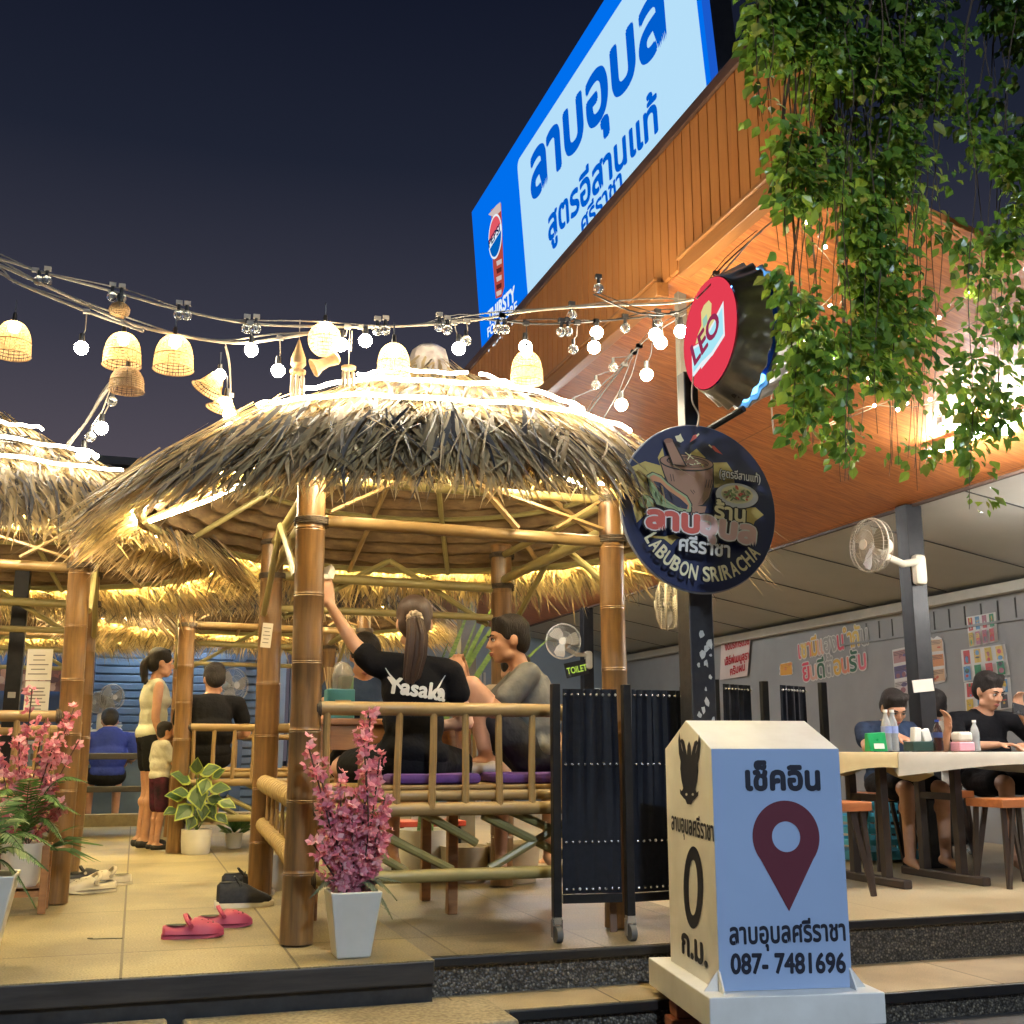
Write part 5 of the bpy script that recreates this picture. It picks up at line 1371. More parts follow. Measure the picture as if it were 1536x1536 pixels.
# shoes
def loft(mb, st, n=14, flat=.0):
    """st: (x, centre y, half width, height, floor) cross sections, flat underneath"""
    vs = []
    for x, cy, w, h, z0 in st:
        for k in range(n):
            t = 2 * pi * k / n; s, c = sin(t), cos(t)
            vs.append((x, cy + w * (abs(c) ** .75) * (1 if c > 0 else -1), z0 + (h * abs(s) ** .8 if s > 0 else -.0)))
    fs = [(i * n + k, i * n + (k + 1) % n, (i + 1) * n + (k + 1) % n, (i + 1) * n + k)[::-1] for i in range(len(st) - 1) for k in range(n)]
    fs += [tuple(range(n)), tuple(range((len(st) - 1) * n, len(st) * n))[::-1]]
    return mb.add(vs, fs)
def clog(p, rz, label, m, m2, group, s=1.0):
    t = thing("clog", label, "shoe", p, rz, group); t.scale = (s,) * 3
    build("sole", loft(MB(), [(-.004, 0, .020, .02, 0), (.01, 0, .038, .022, 0), (.06, 0, .043, .022, 0), (.12, 0, .040, .02, 0), (.18, 0, .050, .022, 0), (.225, .004, .044, .024, .004), (.253, .006, .020, .022, .01)]), m2, t)
    build("upper", loft(MB(), [(.0, 0, .022, .034, .018), (.012, 0, .036, .037, .018), (.05, 0, .041, .030, .018), (.085, 0, .041, .031, .018), (.108, 0, .042, .046, .018), (.13, 0, .045, .064, .018), (.165, 0, .049, .060, .018), (.20, .002, .048, .047, .018), (.23, .004, .038, .034, .018), (.250, .006, .016, .018, .018)]), m, t)
    build("strap", MB().tube(smoothpath([Vector(q) for q in ((.125, -.047, .05), (.104, -.045, .076), (.094, 0, .095), (.104, .045, .076), (.125, .047, .05))]), .006, 8).tube(smoothpath([Vector(q) for q in ((.118, -.0475, .05), (.098, -.046, .074), (.086, 0, .093), (.098, .046, .074), (.118, .0475, .05))]), .006, 8), m, t)
    build("opening", MB().add([(.010 + .09 * (.5 + .5 * cos(k * pi / 8)), .029 * sin(k * pi / 8), .0545) for k in range(16)], [tuple(range(16))]), mat("dark shoe hollow", (.05, .045, .04), None, 9, .8), t, smooth=False)  # flat dark disc stands for the shade inside the shoe
    for s2 in (-1, 1): build("rivet", MB().cyl((.118, .044 * s2, .052), (.118, .055 * s2, .052), .010, n=12), m2, t)
    h_ = MB()
    hx = lambda x: .064 - max(0, x - .145) * .33
    for x, y in ((.16, .02), (.16, -.02), (.185, 0), (.185, .028), (.185, -.028), (.205, .014), (.205, -.014)): h_.cyl((x, y, .04), (x, y, .0205 + hx(x) * (1 - (y / .049) ** 2 * .45)), .004, n=6)
    hs = build("vent_holes", h_, mat("dark shoe hollow", (.05, .045, .04), None, 9, .8), t); hs["kind"] = "stuff"  # dark pegs stand for the shaded holes
    return t
pinkm = mat("pink foam", (.50, .07, .12), (.44, .055, .10), 8, .5); pinkd = mat("dark pink foam", (.34, .035, .07), None, 8, .55)
creamf = mat("cream foam", (.56, .48, .32), (.50, .42, .27), 8, .5); creamd = mat("cream foam sole", (.50, .42, .27), None, 8, .55)
clog(at(243, 1408, z=0), radians(-18) + .24, "pink foam clog lying nearest the patio edge", pinkm, pinkd, "pair of pink clogs", 1.0)
clog(at(296, 1392, z=0), radians(-14) + .22, "pink foam clog partly behind the other pink one", pinkm, pinkd, "pair of pink clogs", .95)
clog(at(172, 1336, z=0), radians(202), "cream foam clog with its toe toward the left post", creamf, creamd, "pair of cream clogs", 1.1)
clog(at(196, 1326, z=0), radians(195), "cream foam clog whose heel sticks out to the right", creamf, creamd, "pair of cream clogs", 1.1)
blackS = mat("black canvas", (.015, .015, .017), (.025, .025, .028), 40, .7, .2); soleW = mat("off white sole", (.52, .47, .36), None, 12, .5)
def sneaker(p, rz, label, group):
    t = thing("sneaker", label, "shoe", p, rz, group)
    build("sole", loft(MB(), [(-.004, 0, .024, .036, 0), (.015, 0, .041, .038, 0), (.08, 0, .042, .036, 0), (.16, 0, .048, .034, 0), (.24, .0, .047, .032, 0), (.292, .004, .022, .026, .004)]), soleW, t)
    build("upper", loft(MB(), [(.006, 0, .018, .085, .024), (.02, 0, .034, .10, .024), (.07, 0, .037, .10, .024), (.11, 0, .039, .105, .024), (.16, 0, .041, .085, .024), (.22, 0, .042, .055, .022), (.265, .003, .028, .035, .022), (.28, .004, .012, .02, .022)]), blackS, t)
    build("tongue", MB().bar((.13, 0, .09), (.09, 0, .15), .05, .01), blackS, t, bevel=.004)
    mb = MB()
    for k in range(4): mb.tube([(.125 + k * .024, -.03, .105 - k * .012), (.13 + k * .024, 0, .128 - k * .016), (.125 + k * .024, .03, .105 - k * .012)], .003, 5)
    mb.tube([(.12, 0, .125), (.10, -.03, .14), (.12, -.045, .10)], .0025, 5); mb.tube([(.12, 0, .125), (.10, .03, .14), (.13, .045, .09)], .0025, 5)
    build("lace", mb, blackS, t)
    build("opening", MB().add([(.05 + .035 * cos(k * pi / 8), .022 * sin(k * pi / 8), .1245) for k in range(16)], [tuple(range(16))]), mat("dark shoe hollow", (.05, .045, .04), None, 9, .8), t, smooth=False)
sneaker(at(322, 1362, z=0), radians(-12) + .2, "black sneaker with pale sole, front one beside the front bamboo post", "pair of black sneakers")
sneaker(at(330, 1346, z=0), radians(-6) + .2, "black sneaker with pale sole, rear one beside the front bamboo post", "pair of black sneakers")
clog(at(98, 1322, z=0), radians(10), "dark slip on shoe peeping out behind the left bamboo post", mat("dark slipper", (.03, .025, .02), None, 6, .6), creamd, "shoes by the left post", .9)
tw = thing("grass_blade", "thin dry blade lying on the sandy floor tiles", "leaf", at(150, 1408, z=.004))
build("strand", MB().tube(smoothpath([Vector(q) for q in ((-.03, .02, 0), (-.05, .0, .004), (-.03, -.012, .002), (.03, -.02, .002), (.09, -.025, .001))]), .002, 4), mat("dry strand", (.08, .08, .05), None, 5, .7), tw)
# ------------------------------------------------------------------ kitchen end behind the gazebos
bt = thing("picnic_bench", "dark heavy bench table in front of the man in royal blue", "table", (*at(165, 1240, v=12.1).to_2d(), 0))
bm2 = mat("charred bench wood", (.035, .03, .027), (.02, .017, .016), 9, .5, st=(.5, 5, 5))
build("tabletop", MB().box((0, 0, .72), (1.5, .6, .06)), bm2, bt, smooth=False, bevel=.006)
build("seat", MB().box((0, -.5, .42), (1.5, .26, .05)), bm2, bt, smooth=False, bevel=.006)
for x in (-.55, .55):
    build("leg", MB().box((x, 0, .36), (.1, .4, .66)), bm2, bt, smooth=False, bevel=.004); build("seat_leg", MB().box((x, -.5, .20), (.08, .2, .40)), bm2, bt, smooth=False, bevel=.004)
wallbox("curb", -6, 3, 12.9, 13.15, 0, .12, mat("tan curb", (.34, .28, .18), (.24, .19, .12), 14, .7))
co = thing("kitchen_counter", "blue grey kitchen counter behind the hunched man", "counter", (-.9, 14.3, 0))
build("cabinet", MB().box((0, 0, .42), (3.6, .6, .84)), mat("counter blue", (.10, .15, .22), None, 4, .4), co, smooth=False, bevel=.004)
build("worktop", MB().box((0, -.02, .86), (3.64, .66, .04)), mat("steel worktop", (.4, .42, .45), None, 9, .3, metal=.6), co, smooth=False, bevel=.004)
random.seed(9)
wtab = paint("white crockery", (.62, .66, .70))
labs = ["white stack of plates left on the kitchen counter", "white bowl stack beside the desk fans", "row end white foam box on the counter", "tall white tub on the kitchen counter", "white cups stacked by the standing woman", "low white tray at the counter end"]
for i, l in enumerate(labs):
    p = at(112 + i * 16, 1085, v=14.15); t = thing("crockery", l, "crockery", (p.x, 14.15, .881), 0, "white crockery on the counter")
    h = (.16, .22, .12, .26, .2, .1)[i]; r = (.1, .08, .09, .07, .06, .1)[i]
    if i in (2, 5): build("container", MB().box((0, 0, h / 2), (r * 2, r * 1.6, h)), wtab, t, smooth=False, bevel=.01)
    else:
        pf = []
        n = 4
        for k in range(n): pf += [(r * .7, h * k / n), (r, h * (k + .6) / n), (r, h * (k + .7) / n)]
        build("stack", MB().lathe([(.002, 0)] + pf + [(.002, h * .9)], 16), wtab, t)
    build("lid", MB().cyl((0, 0, h), (0, 0, h + .012), r * .8, n=14), wtab, t)
wall_fan(at(168, 1046, v=14.0), (.5, -.8, 0), at(160, 1075, v=14.15), "white desk fan on the counter behind the hunched man", .15)
wall_fan(at(147, 1054, v=14.0), (-.6, -.8, 0), at(152, 1078, v=14.1), "second desk fan with dark face on the counter, left one of the two", .12)
wall_fan(at(350, 1028, v=13.6), (.5, -.8, .1), at(358, 1060, v=13.7), "pale fan right of the broad man in black", .2)
fbn = thing("food_banner", "printed banner of grilled meat stretched over the kitchen counter", "banner", at(70, 1022, v=14.8))
q0, q1 = at(-60, 1005, v=14.8), at(142, 1006, v=14.8); q2 = at(142, 1038, v=14.8)
Mb = frame((q0.x, 14.8, q2.z), (1, 0, 0), (0, 0, 1)); Wb, Hb_ = q1.x - q0.x, q1.z - q2.z
art = Art(Mb, lambda x, y: (x, y)); art.poly([(0, 0), (Wb, 0), (Wb, Hb_), (0, Hb_)], paint("banner brown", (.20, .08, .05)))
for k in range(120):
    c = random.choice(((.42, .18, .10), (.30, .10, .06), (.50, .28, .17), (.12, .05, .04), (.38, .2, .15)))
    art.n = 1 + k % 24; art.ell(ru(.05, Wb - .05), ru(.04, Hb_ - .04), ru(.03, .085), ru(.02, .05), paint("meat %.2f" % c[0], c), ru(0, 3), 9)
art.done("print", fbn)
bp2 = thing("black_post", "black square post with small stickers behind the left gazebo", "post", (*at(17, 1060, v=8.6).to_2d(), 0))
build("tube", MB().box((0, 0, 1.3), (.1, .1, 2.6)), black_steel, bp2, smooth=False, bevel=.004)
build("sticker", MB().box((0, -.0515, 1.15), (.05, .002, .04)), paint("sticker grey", (.4, .4, .38)), bp2, smooth=False)
# ------------------------------------------------------------------ people
def remesh(name, mb, m, parent, voxel, smooth_it=4, world=False):
    """closed overlapping shapes fused into one continuous skin"""
    me = bpy.data.meshes.new(name); me.from_pydata(mb.v, [], mb.f); me.update()
    tmp = bpy.data.objects.new(name, me)
    r = tmp.modifiers.new("r", 'REMESH'); r.mode = 'VOXEL'; r.voxel_size = voxel
    s = tmp.modifiers.new("s", 'SMOOTH'); s.iterations = smooth_it; s.factor = .5
    me2 = evaluated(tmp)
    bpy.data.objects.remove(tmp); bpy.data.meshes.remove(me)
    me2.name = name; me2.materials.clear(); me2.materials.append(m)
    me2.polygons.foreach_set('use_smooth', [True] * len(me2.polygons)); me2.update()
    o = bpy.data.objects.new(name, me2); COL.objects.link(o); o.parent = parent
    return o
def capsule(mb, a, b, ra, rb, n=12):
    a, b = Vector(a), Vector(b); mb.tube([a.lerp(b, t) for t in (0, .33, .66, 1)], [ra + (rb - ra) * t for t in (0, .33, .66, 1)], n); mb.ball(a, ra, n); mb.ball(b, rb, n)
skin = mat("tan skin", (.50, .27, .165), (.42, .21, .12), 14, .48)
skin_l = mat("light skin", (.56, .33, .22), (.50, .28, .18), 9, .48)
hair_m = mat("black hair", (.012, .010, .010), (.022, .017, .014), 40, .6, .8, st=(4, 4, .6), spec=.25)
hair_b = mat("dark brown hair", (.06, .032, .02), (.03, .017, .012), 40, .5, .4, st=(6, 6, .6))
eyew = mat("eye white", (.6, .58, .55), None, 5, .3); eyed = mat("eye iris", (.01, .008, .007), None, 5, .2)
lipm = mat("lips", (.36, .12, .10), None, 8, .4)
SIT = dict(pel=(0, 0, .10), abd=(0, .0, .26), che=(0, .015, .40), nek=(0, .02, .54), hed=(0, .05, .69), shR=(.175, .01, .49), elR=(.235, .07, .25), wrR=(.20, .28, .22), shL=(-.175, .01, .49), elL=(-.235, .07, .25), wrL=(-.20, .28, .22),
           hiR=(.09, .03, .085), knR=(.13, .43, .07), anR=(.13, .42, -.36), toR=(.14, .55, -.42), hiL=(-.09, .03, .085), knL=(-.13, .43, .07), anL=(-.13, .42, -.36), toL=(-.14, .55, -.42))
STAND = dict(pel=(0, 0, .88), abd=(0, .01, 1.03), che=(0, .01, 1.18), nek=(0, 0, 1.33), hed=(0, .03, 1.48), shR=(.16, 0, 1.28), elR=(.20, -.02, 1.02), wrR=(.21, .05, .80), shL=(-.16, 0, 1.28), elL=(-.20, -.02, 1.02), wrL=(-.21, .05, .80),
             hiR=(.085, 0, .84), knR=(.085, .02, .46), anR=(.085, -.02, .07), toR=(.095, .12, .025), hiL=(-.085, 0, .84), knL=(-.085, .02, .46), anL=(-.085, -.02, .07), toL=(-.095, .12, .025))
def hand(mb, w, dirv, palm, s=1.0, curl=.5, side=1):
    """palm, four unequal bent fingers and a thumb leaving the side of the palm"""
    w = Vector(w); d = Vector(dirv).normalized(); pn = Vector(palm); pn = (pn - d * pn.dot(d)).normalized(); x = d.cross(pn) * side
    k = w + d * .045 * s
    for q in (-.5, -.17, .17, .5): capsule(mb, w + x * q * .04 * s, w + d * .085 * s + x * q * .068 * s, .014 * s, .0115 * s, 8)
    for q, L in ((-.5, .062), (-.17, .076), (.17, .080), (.5, .070)):
        b = w + d * .088 * s + x * q * .068 * s; c1 = (d + pn * curl).normalized(); c2 = (d + pn * curl * 2.6).normalized()
        m = b + c1 * L * .5 * s; e = m + c2 * L * .5 * s
        capsule(mb, b, m, .0098 * s, .0088 * s, 8); capsule(mb, m, e, .0088 * s, .0070 * s, 8)
    b = w + d * .02 * s + x * .026 * s; m = b + (x * .8 + d * .6 + pn * .35).normalized() * .042 * s; e = m + (d + pn * .4 + x * .1).normalized() * .034 * s
    capsule(mb, b, m, .0125 * s, .0105 * s, 8); capsule(mb, m, e, .0105 * s, .008 * s, 8)
def human(label, base, yaw, J, skinm=skin, hair='short', hairm=None, top=None, bottom=None, hyaw=0, hpitch=0, scale=1, voxel=.011, female=False, name="person",
          sleeve=.55, legs=True, curlR=.5, curlL=.5, dirR=None, dirL=None, palmR=None, palmL=None, shoes=None, shorts=.75, neckline=True, socks=None, belly=0, hands=True, face=True):
    hairm = hairm or hair_m
    t = thing(name, label, "person", base, yaw); t.scale = (scale,) * 3
    J = {k: Vector(v) for k, v in J.items()}
    b = MB(); w = .92 if female else 1.0
    up = (J['che'] - J['pel']).normalized()
    lat = (J['shR'] - J['shL']).normalized()
    fwd = up.cross(lat).normalized() * -1
    if fwd.dot(Vector((0, 1, 0))) < 0 and abs(fwd.y) > .3: fwd = -fwd
    F3 = Matrix((lat, fwd, up)).transposed()
    b.ball(J['pel'], (.155 if female else .15, .115, .12), 16, F3); b.ball(J['abd'], (.125 * w + belly, .095 + belly, .15), 16, F3); b.ball(J['che'], (.15 * w, .105, .17), 16, F3)
    capsule(b, J['shR'].lerp(J['shL'], .12), J['shL'].lerp(J['shR'], .12), .058, .058)
    capsule(b, J['nek'] + up * -.05, J['nek'] + (J['hed'] - J['nek']) * .55, .054 * w, .047 * w)
    if female: 
        for s in (-1, 1): b.ball(J['che'] + lat * .07 * s + fwd * .068 + up * -.02, .048, 12)
    for S in 'RL':
        capsule(b, J['sh' + S], J['el' + S], .047 * w, .037 * w); capsule(b, J['el' + S], J['wr' + S], .038 * w, .024 * w)
        b.ball(J['el' + S].lerp(J['wr' + S], .22), .040 * w, 10)
        dv = (dirR if S == 'R' else dirL); dv = Vector(dv) if dv is not None else (J['wr' + S] - J['el' + S])
        pm = (palmR if S == 'R' else palmL); pm = Vector(pm) if pm is not None else (Vector((0, 0, -1)) if abs(dv.normalized().z) < .7 else Vector((-1 if S == 'R' else 1, 0, 0)))
        if hands: hand(b, J['wr' + S], dv, pm, 1.0 if not female else .92, curlR if S == 'R' else curlL, 1 if S == 'L' else -1)
        if legs:
            capsule(b, J['hi' + S], J['kn' + S], .082, .054); capsule(b, J['kn' + S], J['an' + S], .052, .034); b.ball(J['kn' + S].lerp(J['an' + S], .28) - (Vector((0, .012, 0))), .054, 10)
            capsule(b, J['an' + S] + Vector((0, 0, -.02)), J['to' + S], .035, .026); b.ball(J['an' + S].lerp(J['to' + S], -.25) + Vector((0, 0, -.035)), .032, 10)
    # head
    R = Euler((hpitch, 0, hyaw), 'XYZ').to_matrix(); hc = J['hed']
    def h(x, y, z): return hc + R @ Vector((x, y, z))
    b.ball(h(0, -.012, .022), (.076, .096, .098), 18, R); b.ball(h(0, .03, -.035), (.060, .062, .075), 16, R)
    b.ball(h(0, .055, -.088), (.034, .030, .024), 12, R); b.ball(h(0, .072, .028), (.052, .020, .018), 12, R)
    for s in (-1, 1):
        b.ball(h(.038 * s, .062, -.022), (.026, .024, .022), 10, R); b.ball(h(.077 * s, -.008, -.008), (.010, .020, .033), 10, R)
        b.ball(h(.046 * s, .018, -.075), (.022, .034, .022), 10, R)
    capsule(b, h(0, .090, .012), h(0, .106, -.022), .008, .013, 10); b.ball(h(.012, .096, -.028), .009, 8); b.ball(h(-.012, .096, -.028), .009, 8)
    b.ball(h(0, .082, -.060), (.026, .014, .013), 10, R)
    o = remesh("body", b, skinm, t, voxel, 3)
    if face:
        for s in (-1, 1):
            e = build("eye", MB().ball(h(.032 * s, .083, .006), (.0145, .008, .0075), 10, R), eyew, t); build("iris", MB().ball(h(.032 * s, .0895, .005), (.0065, .003, .0065), 8, R), eyed, e)
            build("eyebrow", MB().tube([h(.016 * s, .094, .026), h(.034 * s, .0935, .033), h(.050 * s, .080, .028)], [.0035, .0045, .002], 6), hairm, t)
            build("eyelid", MB().tube([h(.018 * s, .0895, .010), h(.032 * s, .092, .0155), h(.047 * s, .083, .009)], .0028, 6), hairm, t)
        build("mouth", MB().tube([h(-.023, .088, -.060), h(-.009, .0965, -.056), h(0, .097, -.0575), h(.009, .0965, -.056), h(.023, .088, -.060)], [.002, .0055, .005, .0055, .002], 8).tube([h(-.018, .0895, -.064), h(0, .096, -.0675), h(.018, .0895, -.064)], [.002, .006, .002], 8), lipm, t)
    # hair
    hb = MB()
    hb.ball(h(0, -.022, .050), (.086, .102, .086), 18, R); hb.ball(h(0, -.055, .0), (.080, .062, .085), 16, R)
    if hair == 'short':
        hb.ball(h(0, .024, .102), (.058, .046, .024), 12, R)
        for k in range(16): a = ru(-1.2, 1.2); hb.ball(h(.07 * sin(a), .065 * cos(a) - .01, .09 + ru(-.015, .02)), ru(.016, .026), 8)
        for s in (-1, 1): hb.ball(h(.072 * s, .012, .03), (.012, .026, .04), 10, R)
    else:
        for s in (-1, 1): hb.ball(h(.068 * s, .022, .045), (.02, .05, .05), 10, R)
        hb.ball(h(0, .024, .102), (.058, .046, .024), 12, R)
    hb_o = remesh("hair", hb, hairm, t, .011, 2)
    if hair == 'pony':
        P = [h(0, -.105, .02), h(0, -.145, .0), h(.012, -.155, -.07), h(.006, -.15, -.16), h(-.008, -.135, -.25), h(-.022, -.125, -.32)]
        mb = MB(); 
        for k in range(26):
            a = ru(0, 6.28); q = ru(0, 1); mb.tube([p + R @ Vector((cos(a) * q * f, sin(a) * q * f * .6, ru(-.004, .004))) for p, f in zip(P, (.014, .03, .042, .045, .036, .012))], [.012, .013, .014, .013, .011, .003], 6)
        build("ponytail", mb, hairm, t)
        mb = MB()
        for k in range(9):
            a = 2 * pi * k / 9; mb.ball(h(.026 * cos(a), -.128, .008 + .026 * sin(a)), .016, 8)
        build("scrunchie", mb, mat("cream scrunchie", (.55, .46, .33), (.4, .33, .24), 30, .7), t)
    if hair == 'tied':
        P = [h(0, -.10, .03), h(0, -.135, -.03), h(0, -.12, -.12), h(.0, -.10, -.19)]
        build("ponytail", MB().tube(smoothpath(P), [.03] * 3 + [.034] * 8 + [.028] * 3 + [.01] * 2, 10), hairm, t)
    # clothes
    if top is not None:
        c = MB(); g = .014
        c.ball(J['pel'] + up * .02, (.155 + g, .118 + g, .10), 18, F3); c.ball(J['abd'], (.13 * w + g + .01 + belly, .10 + g + belly, .16), 18, F3); c.ball(J['che'], (.153 * w + g, .108 + g, .165), 18, F3)
        capsule(c, J['shR'].lerp(J['shL'], .1), J['shL'].lerp(J['shR'], .1), .066, .066)
        c.ball(J['nek'] + up * -.045, (.072, .066, .035), 14, F3)
        if female:
            for s in (-1, 1): c.ball(J['che'] + lat * .07 * s + fwd * .072 + up * -.02, .056, 12)
        if sleeve > 0:
            for S in 'RL':
                e = J['sh' + S].lerp(J['el' + S], sleeve); capsule(c, J['sh' + S], e, .062 * w, .062 * w + .003)
        # loose folds
        for k in range(9):
            a = ru(0, 6.28); z = ru(-.1, .16); p = J['abd'] + up * z + lat * cos(a) * .125 * w + fwd * sin(a) * .095
            capsule(c, p - up * ru(.02, .06) + lat * ru(-.04, .04), p + up * ru(.03, .06), .02, .012, 8)
        remesh("shirt", c, top, t, .012, 4)
    if bottom is not None and legs:
        c = MB(); c.ball(J['pel'] + up * -.01, (.162, .122, .125), 16, F3)
        for S in 'RL':
            e = J['hi' + S].lerp(J['kn' + S], min(1, shorts)); capsule(c, J['hi' + S], e, .096, .086 if shorts < 1 else .068)
            if shorts > 1: capsule(c, J['kn' + S], J['kn' + S].lerp(J['an' + S], shorts - 1), .066, .055)
        remesh("trousers" if shorts > 1 else "shorts", c, bottom, t, .013, 4)
    if shoes is not None and legs:
        for S in 'RL':
            c = MB(); a, to = J['an' + S] + Vector((0, 0, -.03)), J['to' + S]; capsule(c, a.lerp(to, -.25) + Vector((0, 0, -.015)), to + Vector((0, 0, -.0)), .040, .036); remesh("sock" if socks else "shoe", c, shoes, t, .012, 3)
    return t
def cloth_m(n, c, c2=None): return mat("fabric " + n, c, c2 or tuple(x * .7 for x in c), 6, .85, 1.6, bscale=11, spec=.12)
blackT = cloth_m("black", (.007, .007, .009)); navyT = cloth_m("navy", (.03, .05, .10)); taupe = cloth_m("taupe", (.17, .165, .145)); sage = cloth_m("sage", (.58, .58, .45)); khaki = cloth_m("pale khaki", (.56, .53, .42))
blueT = cloth_m("royal blue", (.03, .05, .30)); whiteT = cloth_m("cream white", (.55, .48, .38)); dgrey = cloth_m("charcoal", (.012, .012, .014)); brownT = cloth_m("brown", (.18, .10, .055)); chk = cloth_m("dark check", (.05, .05, .055), (.015, .015, .016)); beigeT = cloth_m("beige", (.50, .45, .36))
def mod(base, **k): d = dict(base); d.update(k); return d
random.seed(77)
gx, gy = GC
# woman in black, seen from behind, left arm raised
u = at(622, 1000, v=gy - .60).x
pw = human("woman from behind in a black printed shirt, brown ponytail, one arm raised high", (u, gy - .60, .645), radians(-6),
      mod(SIT, hed=(0.0, .04, .715), nek=(0, .02, .56), elL=(-.285, .03, .62), wrL=(-.40, .02, .80), shL=(-.185, .01, .52), elR=(.255, .05, .26), wrR=(.10, .24, .24), anR=(.06, .34, -.10), anL=(-.06, .36, -.10), toR=(-.05, .42, -.08), toL=(.08, .44, -.08), knR=(.30, .34, .05), knL=(-.30, .34, .05)),
      skin_l, 'pony', hair_b, blackT, dgrey, hyaw=-.12, female=True, voxel=.009, sleeve=.42, dirL=(-.25, .05, 1), palmL=(0, 1, .2), curlL=.7)
iv = world_matrix(pw).inverted()
# print on the back of her shirt: curved letters laid on the cloth
from mathutils.bvhtree import BVHTree
def cling(o, tgt):
    tm = tgt.data; bv = BVHTree.FromPolygons([v.co.copy() for v in tm.vertices], [tuple(p.vertices) for p in tm.polygons])
    for v in o.data.vertices:
        q, n, i, d = bv.ray_cast(Vector((v.co.x, -.6, v.co.z)), Vector((0, 1, 0)))
        if q is not None: v.co = q + Vector((0, -.005 + (v.co.y + .2), 0))
def onback(parent, label, s, xz, size, m, bold):
    xs = text_bounds(s)[1]; sc_ = size
    M = frame((xz[0], -.2, xz[1]), (1, 0, -.14), (0, 0, 1))
    o = text("shirt_print", s, sc_, m, parent, M, bold, 'CENTER')
    tgt = [c for c in parent.children if c.name.startswith("shirt") and not c.name.startswith("shirt_print")][0]
    cling(o, tgt)
    return o
prm = paint("shirt print", (.62, .62, .60))
onback(pw, "", "Yasaka", (.0, .372), .10, prm, .0035)
mb = MB()
for pts in (((-.14, .50), (-.10, .44), (-.05, .385)), ((.135, .47), (.10, .41), (.06, .36))):
    for i in range(12):
        f = i / 12; a = Vector(pts[0]).lerp(Vector(pts[1]), f).lerp(Vector(pts[1]).lerp(Vector(pts[2]), f), f); f2 = (i + 1) / 12; b_ = Vector(pts[0]).lerp(Vector(pts[1]), f2).lerp(Vector(pts[1]).lerp(Vector(pts[2]), f2), f2)
        w0, w1 = .016 * (.25 + f) , .016 * (.25 + f2)
        mb.add([(a.x - w0 / 2, -.3, a.y), (a.x + w0 / 2, -.3, a.y), (b_.x + w1 / 2, -.3, b_.y), (b_.x - w1 / 2, -.3, b_.y)], [(0, 1, 2, 3)])
mb.add([(.115 + .02 * cos(k * pi / 8), -.3, .392 + .02 * sin(k * pi / 8)) for k in range(16)], [tuple(range(16))])
o = build("shirt_print", mb, prm, pw, smooth=False)
tgt = [c for c in pw.children if c.name == "shirt"][0]
for v in o.data.vertices: v.co.y = -.2
cling(o, tgt)
tis = thing("tissue", "crumpled white tissue held up in the raised hand", "tissue", world_matrix(pw) @ Vector((-.435, .03, .93)))
mb = MB(); mb.add([(.05 * (i - 2) * .6 + ru(-.012, .012), ru(-.03, .03), .03 * (j - 1) + ru(-.012, .012) + .012 * (i - 2)) for i in range(5) for j in range(3)], [(i * 3 + j, i * 3 + j + 1, i * 3 + j + 4, i * 3 + j + 3) for i in range(4) for j in range(2)])
build("sheet", mb, paint("tissue paper", (.66, .62, .55)), tis)
# woman hidden behind her: dark hair, navy top
u = at(545, 1010, v=gy + .62).x
human("dark haired woman in a navy top sitting behind the raised arm", (u, gy + .62, .63), radians(175), mod(SIT, hed=(0, .07, .66)), skin, 'long', None, navyT, dgrey, hpitch=-.45, female=True, sleeve=.12)
# man in profile
v_ = gy - .33; p = at(786, 985, v=v_)
human("man in a taupe T shirt in profile, knees drawn up on the bench", (p.x + .05, v_, .66), radians(80),
      mod(SIT, hed=(-.0, .13, .66), nek=(0, .06, .53), che=(0, .03, .38), shR=(.175, .05, .48), shL=(-.175, .05, .48), knR=(.10, .36, .38), anR=(.10, .33, .075), toR=(.10, .46, .03), knL=(-.16, .33, .42), anL=(-.12, .25, .085), toL=(-.12, .39, .035),
          elR=(.19, .22, .30), wrR=(.06, .34, .46), elL=(-.19, .22, .30), wrL=(-.04, .36, .44)), skin, 'short', None, taupe, chk, hpitch=-.12, hyaw=.12, voxel=.009, sleeve=.62, shorts=.55,
      dirR=(-.1, .35, .9), dirL=(.1, .3, .9), curlR=.6, curlL=.6, shoes=paint("ankle sock", (.60, .55, .48), .8), socks=True)
# person in cream behind him
u = at(728, 1015, v=gy + .55).x
human("person in a cream top half hidden behind the man in profile", (u + .19, gy + .6, .60), radians(170), mod(SIT, elR=(.2, .18, .3), wrR=(.03, .25, .45), hed=(0, .06, .62)), skin_l, 'long', None, whiteT, dgrey, female=True, sleeve=.6, dirR=(-.2, .1, 1))
# person behind the right post, hand raised
p = at(899, 1020, v=8.0)
human("person behind the right bamboo post with one hand raised near the toilet sign", (p.x + .02, 8.0, .42), radians(120), mod(SIT, elL=(-.26, .16, .34), wrL=(-.22, .24, .56), hed=(0, .06, .68)), skin, 'short', None, brownT, dgrey, sleeve=.5, dirL=(.0, .3, .9), palmL=(1, .3, 0), voxel=.013)
